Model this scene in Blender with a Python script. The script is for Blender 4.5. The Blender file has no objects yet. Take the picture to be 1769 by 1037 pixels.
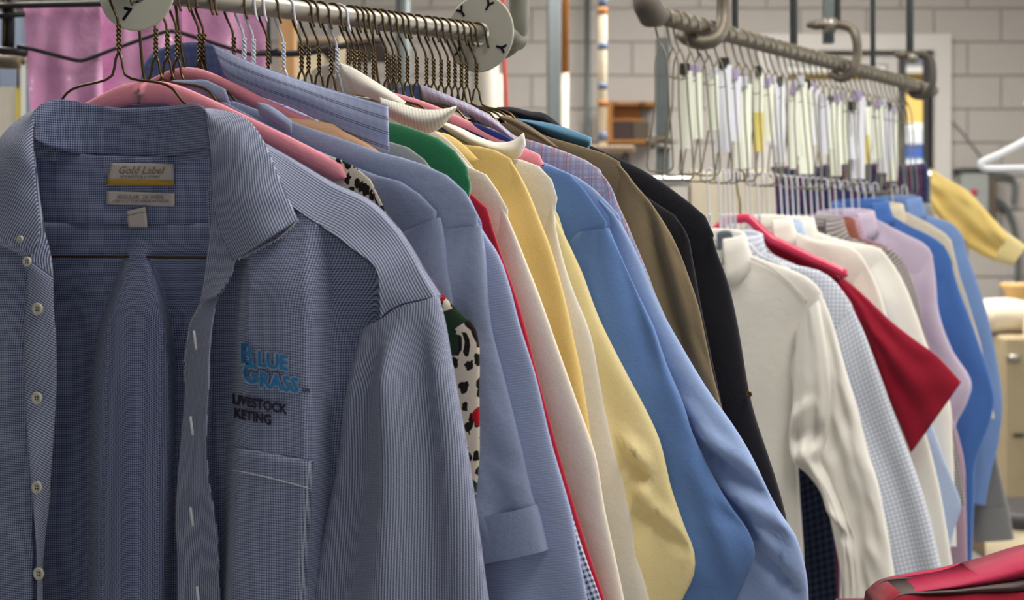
import bpy, math, random
import numpy as np
from mathutils import Vector, noise

random.seed(7)
SC = bpy.context.scene
COL = SC.collection
# ------------------------------------------------------------------ camera
F, CX, HY, CAMZ = 2457.0, 884.5, 400.0, 1.45      # focal length and principal point in pixels of the 1769 x 1037 frame
cam_d = bpy.data.cameras.new('camera'); cam = bpy.data.objects.new('camera', cam_d); COL.objects.link(cam)
cam.location = (0, 0, CAMZ); cam.rotation_euler = (math.pi/2, 0, 0)
cam_d.sensor_width = 36; cam_d.lens = 36*F/1769
cam_d.shift_y = -(518.5-HY)/1769
cam_d.clip_start = 0.02; cam_d.clip_end = 200
cam_d.dof.use_dof = True; cam_d.dof.focus_distance = 1.34; cam_d.dof.aperture_fstop = 8.0
SC.camera = cam
# ------------------------------------------------------------------ light
world = bpy.data.worlds.new('world'); SC.world = world; world.use_nodes = True
bg = world.node_tree.nodes['Background']; bg.inputs[0].default_value = (0.86, 0.93, 1.0, 1); bg.inputs[1].default_value = 0.38
SC.view_settings.view_transform = 'Standard'; SC.view_settings.look = 'None'; SC.view_settings.gamma = 1
SC.view_settings.use_curve_mapping = False; SC.view_settings.exposure = -0.42

def area(name, loc, target, sx, sy, power, col):
    d = bpy.data.lights.new(name, 'AREA'); d.shape = 'RECTANGLE'; d.size = sx; d.size_y = sy; d.energy = power; d.color = col
    o = bpy.data.objects.new(name, d); COL.objects.link(o); o.location = loc
    o.rotation_euler = (Vector(target)-Vector(loc)).to_track_quat('-Z', 'Y').to_euler()
    return o
area('window_daylight', (4.1, 2.9, 2.0), (0, 2.0, 1.3), 3.4, 2.2, 120, (1.0, 0.97, 0.92))
area('ceiling_tubes', (0.9, 1.3, 3.25), (0.9, 1.3, 0), 0.5, 2.8, 100, (1.0, 0.94, 0.85))
area('rear_tubes', (1.2, 6.0, 3.25), (1.2, 6.2, 0), 2.6, 0.6, 250, (1.0, 0.95, 0.89))
area('left_fill_light', (-1.5, 3.2, 3.25), (-1.5, 3.2, 0), 0.5, 2.6, 105, (1.0, 0.94, 0.87))  # fill lamp added to brighten the pink film on the dim left side
sun_d = bpy.data.lights.new('sun', 'SUN'); sun_d.energy = 7.0; sun_d.angle = 0.02; sun_d.color = (1, .95, .85)
sun = bpy.data.objects.new('sun', sun_d); COL.objects.link(sun); sun.location = (6, 14, 9)
sun.rotation_euler = Vector((0.25, 0.75, -0.7)).to_track_quat('-Z', 'Y').to_euler()

# ------------------------------------------------------------------ node helpers
class NT:
    def __init__(s, name, rough=0.85, spec=0.3):
        s.m = bpy.data.materials.new(name); s.m.use_nodes = True; s.t = s.m.node_tree
        s.b = s.t.nodes['Principled BSDF']; s.b.inputs['Roughness'].default_value = rough
        s.b.inputs['Specular IOR Level'].default_value = spec
    def n(s, kind, **kw):
        nd = s.t.nodes.new(kind)
        for k, v in kw.items(): setattr(nd, k, v)
        return nd
    def link(s, a, b): s.t.links.new(a, b)
    def put(s, sock, v):
        if hasattr(v, 'is_output') or isinstance(v, bpy.types.NodeSocket): s.link(v, sock)
        elif isinstance(v, (tuple, list)): sock.default_value = tuple(v) + ((1,) if len(v) == 3 and len(sock.default_value) == 4 else ())
        else: sock.default_value = v
    def math(s, op, a, b=0.0, c=0.0):
        nd = s.n('ShaderNodeMath', operation=op)
        s.put(nd.inputs[0], a); s.put(nd.inputs[1], b); s.put(nd.inputs[2], c)
        return nd.outputs[0]
    def mix(s, f, a, b, blend='MIX'):
        nd = s.n('ShaderNodeMix', data_type='RGBA', blend_type=blend)
        s.put(nd.inputs[0], f); s.put(nd.inputs[6], a); s.put(nd.inputs[7], b)
        return nd.outputs[2]
    def uv(s):
        nd = s.n('ShaderNodeUVMap'); x = s.n('ShaderNodeSeparateXYZ'); s.link(nd.outputs[0], x.inputs[0])
        return nd.outputs[0], x.outputs[0], x.outputs[1]
    def noise(s, vec, scale, detail=3.0, rough=0.5):
        nd = s.n('ShaderNodeTexNoise'); s.put(nd.inputs['Scale'], scale); nd.inputs['Detail'].default_value = detail
        nd.inputs['Roughness'].default_value = rough
        if vec is not None: s.link(vec, nd.inputs['Vector'])
        return nd.outputs[0]
    def objco(s):
        return s.n('ShaderNodeTexCoord').outputs['Object']
    def bump(s, h, strength=0.3, dist=0.001):
        nd = s.n('ShaderNodeBump'); nd.inputs['Strength'].default_value = strength; nd.inputs['Distance'].default_value = dist
        s.link(h, nd.inputs['Height']); s.link(nd.outputs[0], s.b.inputs['Normal'])
    def col(s, c): s.put(s.b.inputs['Base Color'], c)

def rgb(r, g, b):
    f = lambda c: ((c/255+0.055)/1.055)**2.4 if c/255 > 0.04045 else c/255/12.92
    return (f(r), f(g), f(b))

def cloth_base(name, rough=0.9, sheen=0.15):
    t = NT(name, rough, 0.15)
    t.b.inputs['Sheen Weight'].default_value = sheen; t.b.inputs['Sheen Roughness'].default_value = 0.5
    return t
def tooth(t, x, p, duty):                       # 1 inside the stripe, 0 outside
    return t.math('LESS_THAN', t.math('FRACT', t.math('DIVIDE', x, p)), duty)
def weave_bump(t, uvv, extra=0.0):
    n1 = t.noise(uvv, 55, 4, .6); n2 = t.noise(uvv, 900, 2)
    h = t.math('ADD', t.math('MULTIPLY', n1, 1.0), t.math('MULTIPLY', n2, 0.25))
    t.bump(h, 0.35, 0.0025)
def mottle(t, uvv, c, amt=0.06):
    n = t.noise(uvv, 420, 2); n = t.math('MULTIPLY_ADD', n, amt*2, 1-amt)
    return t.mix(1.0, c, n_to_rgb(t, n), 'MULTIPLY')
def n_to_rgb(t, v):
    c = t.n('ShaderNodeCombineColor')
    for i in range(3): t.link(v, c.inputs[i])
    return c.outputs[0]
def m_plain(name, c, rough=.9, sheen=.15, amt=.06):
    t = cloth_base(name, rough, sheen); v, x, y = t.uv()
    t.col(mottle(t, v, c, amt)); weave_bump(t, v); return t.m
def m_gingham(name, c0, c1, p, duty=.5, py=None):
    t = cloth_base(name); v, x, y = t.uv()
    a = tooth(t, x, p, duty); b = tooth(t, y, py or p, duty)
    k = t.math('MULTIPLY', t.math('ADD', a, b), 0.5)
    t.col(mottle(t, v, t.mix(k, c0, c1))); weave_bump(t, v); return t.m
def m_check(name, c0, c1, p, w=.42, a_w=1.0, b_w=1.0):     # pale ground with crossed thin lines
    t = cloth_base(name); v, x, y = t.uv()
    a = t.math('MULTIPLY', tooth(t, x, p, w), a_w); b = t.math('MULTIPLY', tooth(t, y, p, w), b_w)
    k = t.math('MAXIMUM', a, b)
    t.col(mottle(t, v, t.mix(k, c0, c1))); weave_bump(t, v); return t.m
def m_stripe(name, c0, c1, p, w=.5, axis=0):
    t = cloth_base(name); v, x, y = t.uv()
    t.col(mottle(t, v, t.mix(tooth(t, (x, y)[axis], p, w), c0, c1))); weave_bump(t, v); return t.m
def m_plaid(name, base, bands, amt=.05):       # bands: list of (axis, period, width, offset, colour, strength)
    t = cloth_base(name); v, x, y = t.uv(); c = base
    for ax, p, w, off, cc, st in bands:
        k = t.math('MULTIPLY', tooth(t, t.math('ADD', (x, y)[ax], off), p, w), st)
        c = t.mix(k, c, cc)
    t.col(mottle(t, v, c, amt)); weave_bump(t, v); return t.m
def m_leopard(name, lowz=-.205):
    t = cloth_base(name); v, x, y = t.uv()
    vo = t.n('ShaderNodeTexVoronoi', voronoi_dimensions='2D'); vo.inputs['Scale'].default_value = 100
    mp = t.n('ShaderNodeMapping'); mp.inputs['Scale'].default_value = (1.15, .8, 1)
    nz = t.n('ShaderNodeTexNoise'); nz.inputs['Scale'].default_value = 160; t.link(v, nz.inputs['Vector'])
    mx = t.n('ShaderNodeVectorMath', operation='MULTIPLY_ADD'); t.link(nz.outputs[1], mx.inputs[0])
    mx.inputs[1].default_value = (.008, .008, 0); t.link(v, mx.inputs[2]); t.link(mx.outputs[0], mp.inputs[0]); t.link(mp.outputs[0], vo.inputs['Vector'])
    spot = t.math('LESS_THAN', vo.outputs['Distance'], .36)
    c = t.mix(spot, rgb(226, 214, 198), rgb(32, 26, 26))
    big = t.noise(v, 30, 2); big2 = t.noise(v, 23, 1)
    low = t.math('LESS_THAN', y, lowz)
    rose = t.math('MULTIPLY', t.math('GREATER_THAN', big, .59), low); leaf = t.math('MULTIPLY', t.math('GREATER_THAN', big2, .61), low)
    petal = t.mix(t.noise(v, 120, 2), rgb(120, 8, 24), rgb(214, 30, 48))
    c = t.mix(leaf, c, rgb(40, 62, 48)); c = t.mix(rose, c, petal)
    t.col(c); weave_bump(t, v); return t.m
def m_metal(name, c, rough=.4, metallic=1.0, amt=.25, scale=40):
    t = NT(name, rough, .5); t.b.inputs['Metallic'].default_value = metallic
    o = t.objco(); n = t.noise(o, scale, 4, .6)
    t.col(t.mix(t.math('MULTIPLY', n, amt), c, tuple(q*.35 for q in c)))
    r = t.math('MULTIPLY_ADD', n, .25, rough-.1); t.link(r, t.b.inputs['Roughness']); return t.m
def m_solid(name, c, rough=.6, spec=.4, amt=.12, scale=12, bump=0.0, metallic=0):
    t = NT(name, rough, spec); o = t.objco(); n = t.noise(o, scale, 5, .6); t.b.inputs['Metallic'].default_value = metallic
    t.col(t.mix(t.math('MULTIPLY', n, amt*2), c, tuple(q*.55 for q in c)))
    if bump: t.bump(t.noise(o, scale*6, 4, .6), .5, bump)
    return t.m
def m_wood(name, c0, c1, scale=9):
    t = NT(name, .7, .3); o = t.objco(); mp = t.n('ShaderNodeMapping'); mp.inputs['Scale'].default_value = (scale*5, scale*5, scale*.5)
    t.link(o, mp.inputs[0]); n = t.noise(mp.outputs[0], 1.5, 5, .6); k = t.noise(o, 14, 1)
    c = t.mix(n, c0, c1); c = t.mix(t.math('GREATER_THAN', k, .73), c, tuple(q*.3 for q in c1)); t.col(c); return t.m

# ------------------------------------------------------------------ mesh helpers
def tag(o, label=None, cat=None, group=None, kind=None):
    if label: o['label'] = label
    if cat: o['category'] = cat
    if group: o['group'] = group
    if kind: o['kind'] = kind
    return o
def thing(name, label, cat, loc, group=None):
    o = bpy.data.objects.new(name, None); COL.objects.link(o); o.location = loc; o.empty_display_size = .05
    return tag(o, label, cat, group)
def pabs(o):
    v = Vector(o.location); p = o.parent
    while p is not None: v = v + p.location; p = p.parent
    return v
def make(name, V, Fc, mat, parent=None, uv=None, smooth=True, loc=None, label=None):
    V = np.asarray(V, dtype=float)
    base = Vector(loc) if loc is not None else Vector((0, 0, 0))
    off = base if parent is None else (pabs(parent) + base if loc is not None else pabs(parent))
    if parent is not None and loc is not None: off = pabs(parent) + base
    me = bpy.data.meshes.new(name)
    me.from_pydata((V - np.array(off)).tolist(), [], [tuple(int(i) for i in f) for f in Fc])
    if uv is not None:
        l = me.uv_layers.new(name='UVMap'); idx = np.empty(len(me.loops), dtype=np.int32); me.loops.foreach_get('vertex_index', idx)
        l.data.foreach_set('uv', np.asarray(uv, dtype=np.float32)[idx].ravel())
    if smooth: me.polygons.foreach_set('use_smooth', [True]*len(me.polygons))
    if isinstance(mat, (list, tuple)):
        for q in mat: me.materials.append(q)
    else: me.materials.append(mat)
    me.update()
    o = bpy.data.objects.new(name, me); COL.objects.link(o)
    if parent is not None: o.parent = parent
    if loc is not None: o.location = base
    if label: o['label'] = label
    return o
def cat_rom(P, n, closed=False):
    P = np.asarray(P, dtype=float)
    if len(P) == 1: return np.repeat(P, n, 0)
    d = np.r_[0, np.cumsum(np.linalg.norm(np.diff(P, axis=0), axis=1))]
    if d[-1] == 0: return np.repeat(P[:1], n, 0)
    # centripetal-ish: Hermite with finite-difference tangents on arc length
    m = np.zeros_like(P)
    for i in range(len(P)):
        if i == 0: m[i] = (P[1]-P[0])/max(d[1]-d[0], 1e-9)
        elif i == len(P)-1: m[i] = (P[-1]-P[-2])/max(d[-1]-d[-2], 1e-9)
        else: m[i] = (P[i+1]-P[i-1])/max(d[i+1]-d[i-1], 1e-9)
    s = np.linspace(0, d[-1], n); out = np.empty((n, P.shape[1]))
    k = np.clip(np.searchsorted(d, s, side='right')-1, 0, len(P)-2)
    h = (d[k+1]-d[k]); h[h == 0] = 1e-9; x = ((s-d[k])/h)[:, None]; h = h[:, None]
    out = (2*x**3-3*x**2+1)*P[k] + (x**3-2*x**2+x)*h*m[k] + (-2*x**3+3*x**2)*P[k+1] + (x**3-x**2)*h*m[k+1]
    return out
def tube_geo(P, r, nseg=8, cap=True, closed=False):
    P = np.asarray(P, dtype=float); n = len(P)
    R = np.full(n, r) if np.isscalar(r) else np.asarray(r, dtype=float)
    T = np.gradient(P, axis=0) if not closed else np.roll(P, -1, 0)-np.roll(P, 1, 0)
    T /= np.maximum(np.linalg.norm(T, axis=1), 1e-9)[:, None]
    ref = np.array([0, 0, 1.]) if abs(T[0][2]) < .9 else np.array([1., 0, 0])
    N = np.cross(T[0], ref); N /= np.linalg.norm(N); V = []
    ang = np.linspace(0, 2*math.pi, nseg, endpoint=False)
    for i in range(n):
        N = N - T[i]*np.dot(N, T[i]); N /= max(np.linalg.norm(N), 1e-9); B = np.cross(T[i], N)
        V.append(P[i] + R[i]*(np.cos(ang)[:, None]*N + np.sin(ang)[:, None]*B))
    V = np.concatenate(V); Fc = []
    m = n if closed else n-1
    for i in range(m):
        j = (i+1) % n
        for a in range(nseg):
            b = (a+1) % nseg; Fc.append((i*nseg+a, i*nseg+b, j*nseg+b, j*nseg+a))
    if cap and not closed:
        Fc.append(tuple(range(nseg-1, -1, -1))); Fc.append(tuple((n-1)*nseg+a for a in range(nseg)))
    return V, Fc
def join(*geos):
    Vs, Fs, o = [], [], 0
    for V, Fc in geos:
        V = np.asarray(V, dtype=float); Vs.append(V); Fs += [tuple(i+o for i in f) for f in Fc]; o += len(V)
    return np.concatenate(Vs), Fs
def box_geo(x0, x1, y0, y1, z0, z1, bev=0.0):
    c = np.array([[x0, y0, z0], [x1, y0, z0], [x1, y1, z0], [x0, y1, z0], [x0, y0, z1], [x1, y0, z1], [x1, y1, z1], [x0, y1, z1]], dtype=float)
    fs = [(0, 3, 2, 1), (4, 5, 6, 7), (0, 1, 5, 4), (1, 2, 6, 5), (2, 3, 7, 6), (3, 0, 4, 7)]
    if not bev: return c, fs
    V, Fc = [], []                     # chamfered box: 24 vertices
    ctr = c.mean(0); ids = {}
    for i, p in enumerate(c):
        sg = np.sign(p-ctr)
        for ax in range(3):
            q = p.copy()
            for k in range(3):
                if k != ax: q[k] -= sg[k]*bev
            ids[(i, ax)] = len(V); V.append(q)
    axis_of = [2, 2, 1, 0, 1, 0]
    for f, ax in zip(fs, axis_of): Fc.append(tuple(ids[(i, ax)] for i in f))
    fset = [set(f) for f in fs]
    for a in range(6):
        for b in range(a+1, 6):
            e = sorted(fset[a] & fset[b])
            if len(e) == 2: Fc.append((ids[(e[0], axis_of[a])], ids[(e[1], axis_of[a])], ids[(e[1], axis_of[b])], ids[(e[0], axis_of[b])]))
    for i in range(8): Fc.append((ids[(i, 0)], ids[(i, 1)], ids[(i, 2)]))
    return np.array(V), Fc
def lathe_geo(prof, nseg=24, centre=(0, 0, 0)):    # profile (r, z)
    V, Fc = [], []
    for r, z in prof:
        for a in range(nseg):
            t = 2*math.pi*a/nseg; V.append((centre[0]+r*math.cos(t), centre[1]+r*math.sin(t), centre[2]+z))
    for i in range(len(prof)-1):
        for a in range(nseg):
            b = (a+1) % nseg; Fc.append((i*nseg+a, i*nseg+b, (i+1)*nseg+b, (i+1)*nseg+a))
    Fc.append(tuple(range(nseg-1, -1, -1))); Fc.append(tuple((len(prof)-1)*nseg+a for a in range(nseg)))
    return np.array(V), Fc
def smoothstep(a, b, x):
    t = np.clip((x-a)/(b-a), 0, 1); return t*t*(3-2*t)
def text_geo(s, size, bold=0.0, *a, **k):
    V, Fc = text_geo0(s, size, *a, **k)
    if bold <= 0: return V, Fc
    return join(*[(V+np.array([bold*math.cos(q), bold*math.sin(q), 0]), Fc) for q in np.linspace(0, 2*math.pi, 10, endpoint=False)], (V, Fc))
def text_geo0(s, size, shear=0.0, depth=0.0, align='CENTER'):
    cu = bpy.data.curves.new('lettering', 'FONT'); cu.body = s; cu.size = size; cu.shear = shear; cu.extrude = depth
    cu.align_x = align; cu.align_y = 'CENTER'; cu.resolution_u = 2
    o = bpy.data.objects.new('lettering', cu); COL.objects.link(o)
    dg = bpy.context.evaluated_depsgraph_get(); me = o.evaluated_get(dg).to_mesh()
    V = np.array([v.co[:] for v in me.vertices]); Fc = [tuple(p.vertices) for p in me.polygons]
    o.evaluated_get(dg).to_mesh_clear(); bpy.data.objects.remove(o); bpy.data.curves.remove(cu)
    return V, Fc
def at(px, py, Y):                      # the point at distance Y seen at a pixel
    return np.array([(px-CX)/F*Y, Y, CAMZ+(HY-py)/F*Y])

# ------------------------------------------------------------------ hanging frames: a rail point plus the direction the hanger faces
class Rail:
    def __init__(s, px0, Y0, px1, Y1, z):
        s.a = np.array([(px0-CX)/F*Y0, Y0, z]); s.b = np.array([(px1-CX)/F*Y1, Y1, z]); s.d = (s.b-s.a)/np.linalg.norm(s.b-s.a)
    def at_px(s, px):
        k = (px-CX)/F; d = s.b-s.a
        t = (k*s.a[1]-s.a[0])/(d[0]-k*d[1]); return s.a+d*t
RAIL_FRONT = Rail(205, 1.24, 825, 1.53, CAMZ+.213)
RAIL_BACK = Rail(1130, 2.34, 1610, 3.6, CAMZ+.357)
class Frame:
    def __init__(s, O, psi):
        s.O = np.asarray(O, dtype=float); p = math.radians(psi)
        s.a = np.array([math.cos(p), -math.sin(p), 0]); s.n = np.array([-math.sin(p), -math.cos(p), 0])
    def P(s, px, py, w=0.0):            # world point on the plane a distance w in front of the hanger plane
        px = np.asarray(px, dtype=float); py = np.asarray(py, dtype=float); w = np.asarray(w, dtype=float)
        r = np.stack([(px-CX)/F, np.ones_like(px), (HY-py)/F], -1); c0 = np.array([0, 0, CAMZ])
        t = (w + (s.O-c0)@s.n)/(r@s.n); return c0 + r*t[..., None]
    def loc(s, px, py, w=0.0):
        q = s.P(px, py, w)-s.O; return np.stack([q@s.a, q[..., 2]], -1)
    def G(s, u, z, w=0.0):
        u = np.asarray(u, dtype=float); z = np.asarray(z, dtype=float); w = np.asarray(w, dtype=float)
        return s.O + u[..., None]*s.a + w[..., None]*s.n + z[..., None]*np.array([0, 0, 1.])
PSI1, PSI2 = 22, 28

def nz(x, y, seed):
    x = np.asarray(x, dtype=float); y = np.asarray(y, dtype=float); sh = x.shape
    return np.array([noise.noise((a, b, seed)) for a, b in zip(x.ravel(), y.ravel())]).reshape(sh)
def grid_faces(ns, nt):                # open grid
    return [(i*nt+j, (i+1)*nt+j, (i+1)*nt+j+1, i*nt+j+1) for i in range(ns-1) for j in range(nt-1)]
def sheet(name, parent, fr, A, B, ns, nt, wf, mat, thick=.0016, uvmode='plane', px=True, label=None, fray=0.0, seed=0):
    """Cloth sheet ruled between the curves A and B (pixels, or local u,z), at depth wf(x, y, s, t) in front of the hanger plane."""
    a = cat_rom(A, ns); b = cat_rom(B, ns); t = np.linspace(0, 1, nt)
    S, T = np.meshgrid(np.linspace(0, 1, ns), t, indexing='ij')
    X = a[:, None, 0]*(1-T)+b[:, None, 0]*T; Yv = a[:, None, 1]*(1-T)+b[:, None, 1]*T
    W = wf(X, Yv, S, T) if callable(wf) else np.full_like(X, wf)
    f = fr.P if px else fr.G
    V1 = f(X, Yv, W); V2 = V1 - fr.n*thick
    L = V1 - fr.O; La, Ln, Lz = L@fr.a, L@fr.n, L[..., 2]       # the print follows the cloth over its folds
    du = np.concatenate([np.zeros((1, nt)), np.cumsum(np.hypot(np.diff(La, axis=0), np.diff(Ln, axis=0)), 0)], 0)
    dv = np.concatenate([np.zeros((ns, 1)), np.cumsum(np.hypot(np.diff(Lz, axis=1), np.diff(Ln, axis=1)), 1)], 1)
    U = np.stack([La[:1]+du, Lz[:, :1]-dv], -1) if abs(a[-1, 0]-a[0, 0]) > abs(a[-1, 1]-a[0, 1]) else np.stack([La, Lz], -1)
    if uvmode == 'along':               # the pattern follows the strip: x across, y along
        mid = V1[:, nt//2]; ds = np.r_[0, np.cumsum(np.linalg.norm(np.diff(mid, axis=0), axis=1))]
        dt = np.cumsum(np.concatenate([np.zeros((ns, 1)), np.linalg.norm(np.diff(V1, axis=1), axis=2)], 1), 1)
        U = np.stack([dt, np.repeat(ds[:, None], nt, 1)], -1)
    elif uvmode == 'across':
        mid = V1[:, nt//2]; ds = np.r_[0, np.cumsum(np.linalg.norm(np.diff(mid, axis=0), axis=1))]
        dt = np.cumsum(np.concatenate([np.zeros((ns, 1)), np.linalg.norm(np.diff(V1, axis=1), axis=2)], 1), 1)
        U = np.stack([np.repeat(ds[:, None], nt, 1), dt], -1)
    n = ns*nt; V = np.concatenate([V1.reshape(-1, 3), V2.reshape(-1, 3)]); UV = np.concatenate([U.reshape(-1, 2)]*2)
    Fc = grid_faces(ns, nt); Fc = Fc + [tuple(n+i for i in q[::-1]) for q in Fc]
    per = [i*nt for i in range(ns)] + [(ns-1)*nt+j for j in range(1, nt)] + [i*nt+nt-1 for i in range(ns-2, -1, -1)] + [j for j in range(nt-2, 0, -1)]
    for i in range(len(per)):
        p, q = per[i], per[(i+1) % len(per)]; Fc.append((q, p, n+p, n+q))
    return make(name, V, Fc, mat, parent, UV, label=label)
def mirror(A): A = np.array(A, dtype=float); A[:, 0] *= -1; return A
def ring(name, parent, fr, A, B, ns, nt, thick, w0, mat, folds=None, uvmode='plane', power=2.6, label=None, top=1.0):
    """A flattened cloth tube (a body or a sleeve) between its two edge curves A and B given in local (u, z)."""
    a = cat_rom(A, ns); b = cat_rom(B, ns); t = (1-np.cos(np.linspace(0, math.pi, nt)))/2
    S, T = np.meshgrid(np.linspace(0, 1, ns), t, indexing='ij')
    U = a[:, None, 0]*(1-T)+b[:, None, 0]*T; Z = a[:, None, 1]*(1-T)+b[:, None, 1]*T
    prof = (1-np.abs(2*T-1)**power)**(1/power)
    th = thick*(top+(1-top)*smoothstep(0, .18, S))
    w0v = w0(S, T) if callable(w0) else w0
    fo = folds(U, Z, S, T) if folds else 0
    Wf = w0v + th*prof + fo*prof; Wb = w0v - th*prof*.8 + fo*prof*.5
    Vf = fr.G(U, Z, Wf); Vb = fr.G(U, Z, Wb)
    dt = np.cumsum(np.concatenate([np.zeros((ns, 1)), np.linalg.norm(np.diff(Vf, axis=1), axis=2)], 1), 1)
    mid = Vf[:, nt//2]; ds = np.r_[0, np.cumsum(np.linalg.norm(np.diff(mid, axis=0), axis=1))]
    if uvmode == 'along':
        uf = np.stack([dt-dt[:, nt//2:nt//2+1], -np.repeat(ds[:, None], nt, 1)], -1)
    else: uf = np.stack([U, Z], -1)
    V = np.concatenate([Vf, Vb[:, ::-1][:, 1:-1]], 1); UV = np.concatenate([uf, uf[:, ::-1][:, 1:-1]], 1); m = V.shape[1]
    Fc = []
    for i in range(ns-1):
        for j in range(m):
            k = (j+1) % m; Fc.append((i*m+j, (i+1)*m+j, (i+1)*m+k, i*m+k))
    return make(name, V.reshape(-1, 3), Fc, mat, parent, UV.reshape(-1, 2), label=label)
# ------------------------------------------------------------------ materials of the place
M_block = m_solid('painted_block', rgb(182, 177, 172), .8, .25, .10, 9, .002)
M_mortar = m_solid('mortar', rgb(160, 154, 149), .9, .2, .1, 20)
M_floor = m_solid('sealed_concrete', rgb(150, 150, 148), .38, .5, .3, 2.2)
M_ceil = m_solid('ceiling_paint', rgb(205, 200, 192), .9)
M_trim = m_solid('door_trim_paint', rgb(206, 203, 198), .5, .4, .05)
M_dark = m_solid('dark_steel', rgb(66, 66, 68), .5, .5, .2, 30)
M_galv = m_metal('galvanised_pipe', rgb(176, 172, 164), .42, .9, .35, 60)
M_iron = m_metal('weathered_iron_pipe', rgb(126, 119, 108), .55, .8, .5, 45)
M_cond = m_metal('grey_conduit', rgb(112, 120, 122), .5, .6, .3, 30)
M_cast = m_solid('grey_cast_bracket', rgb(134, 134, 124), .6, .5, .3, 60, .0006, .2)
M_wire = m_metal('brass_wire', rgb(104, 88, 62), .36, .95, .4, 120)
M_wwire = m_solid('white_coated_wire', rgb(206, 210, 220), .4, .5, .04)
M_gwire = m_metal('pale_steel_wire', rgb(138, 134, 118), .45, .8, .3, 90)
M_disc = m_solid('ivory_plastic', rgb(206, 206, 192), .5, .4, .05, 30)
M_ink = m_solid('black_ink', rgb(46, 46, 54), .8)
M_pinkh = m_plain('pink_flocking', rgb(244, 156, 172), .95, .3, .05)
M_redpl = m_solid('red_plastic', rgb(206, 52, 90), .25, .5, .03)
M_chrome = m_metal('chrome_bar', rgb(226, 226, 226), .16, 1, .06, 20)
M_paper = m_solid('pale_ticket_paper', rgb(246, 252, 238), .8, .2, .04)
M_papery = m_solid('yellow_ticket_paper', rgb(232, 216, 120), .8, .2, .04)
M_paperb = m_solid('blue_white_ticket_paper', rgb(234, 238, 250), .8, .2, .04)
M_clip = m_solid('violet_clip', rgb(176, 160, 204), .6)
M_clipk = m_solid('black_clip', rgb(40, 38, 42), .5)
M_wood = m_wood('pine_post', rgb(214, 176, 126), rgb(190, 146, 96))
M_woodo = m_wood('orange_wood', rgb(170, 118, 62), rgb(132, 84, 40))
M_cream = m_solid('cream_enamel', rgb(214, 200, 170), .5, .4, .2, 6)
M_plw = m_solid('white_plastic', rgb(232, 236, 242), .4, .5, .03)
def m_pinkfilm():
    t = NT('pink_plastic_film', .22, .6); o = t.objco(); n = t.noise(o, 9, 3)
    t.col(t.mix(n, rgb(236, 150, 214), rgb(250, 206, 238))); t.b.inputs['Transmission Weight'].default_value = .18
    t.bump(t.noise(o, 26, 3), .5, .01); return t.m
M_film = m_pinkfilm()
def m_glass():
    t = NT('door_glass', .04, .5); t.col((1, 1, 1)); t.b.inputs['Transmission Weight'].default_value = 1; t.b.inputs['IOR'].default_value = 1.02; return t.m
M_glass = m_glass()

# ------------------------------------------------------------------ the room
XL, XR, YB, YF, ZC = -3.45, 4.7, 8.6, -4.2, 3.45
tag(make('floor', *box_geo(XL, XR, YF, YB, -.1, 0), M_floor, smooth=False), kind='structure')
tag(make('ceiling', *box_geo(XL, XR, YF, YB+.25, ZC, ZC+.1), M_ceil, smooth=False), kind='structure')
tag(make('wall_left', *box_geo(XL-.15, XL, YF, YB, 0, ZC), m_solid('left_wall_paint', rgb(128, 128, 134), .8), smooth=False), kind='structure')
# wall on the side of the daylight window: four pieces around the opening
wr = join(box_geo(XR, XR+.15, YF, .9, 0, ZC), box_geo(XR, XR+.15, 4.9, YB, 0, ZC), box_geo(XR, XR+.15, .9, 4.9, 0, .8), box_geo(XR, XR+.15, .9, 4.9, 3.15, ZC))
tag(make('wall_right', *wr, M_block, smooth=False), kind='structure')
S = F/YB
DX0, DX1, DZ = (1335-CX)/S, (1612-CX)/S, CAMZ+(HY-88)/S        # door opening
wb = join(box_geo(XL, DX0, YB+.012, YB+.2, 0, ZC), box_geo(DX1, XR, YB+.012, YB+.2, 0, ZC), box_geo(DX0, DX1, YB+.012, YB+.2, DZ, ZC))
wall = tag(make('wall_back', *wb, M_mortar, smooth=False), kind='structure')
BH, BL = .2032, .4064
low = []; protos = {}
for r in range(-1, 17):
    z0 = .157+(r-1)*BH; z1 = z0+BH
    if z1 > ZC: z1 = ZC
    if z0 < 0: z0 = 0
    if z1-z0 < .03: continue
    off = 2.757 if (r % 2 == 0) else 2.757+BH
    x = off-BL*16
    while x < XR:
        for (a, b) in ([(x, x+BL)] if (x+BL <= DX0 or x >= DX1 or z0 >= DZ) else [(x, min(x+BL, DX0)), (max(x, DX1), x+BL)]):
            a = max(a, XL); b = min(b, XR)
            if b-a < .03: continue
            g = box_geo(a+.005, b-.005, YB, YB+.02, z0+.005, z1-.005, .004)
            if z0 < .9 or a < -1.9: low.append(g); continue
            key = (round(b-a, 4), round(z1-z0, 4))
            c = Vector(((a+b)/2, YB+.01, (z0+z1)/2))
            if key in protos:
                o = protos[key].copy(); COL.objects.link(o); o.location = c
            else:
                V, Fc = g; me_o = make('block', np.asarray(V)-np.array(c), Fc, M_block, smooth=False)
                me_o.location = c; me_o.parent = wall; protos[key] = me_o
        x += BL
tag(make('lower_blocks', *join(*low), M_block, wall, smooth=False), kind='stuff')
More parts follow.
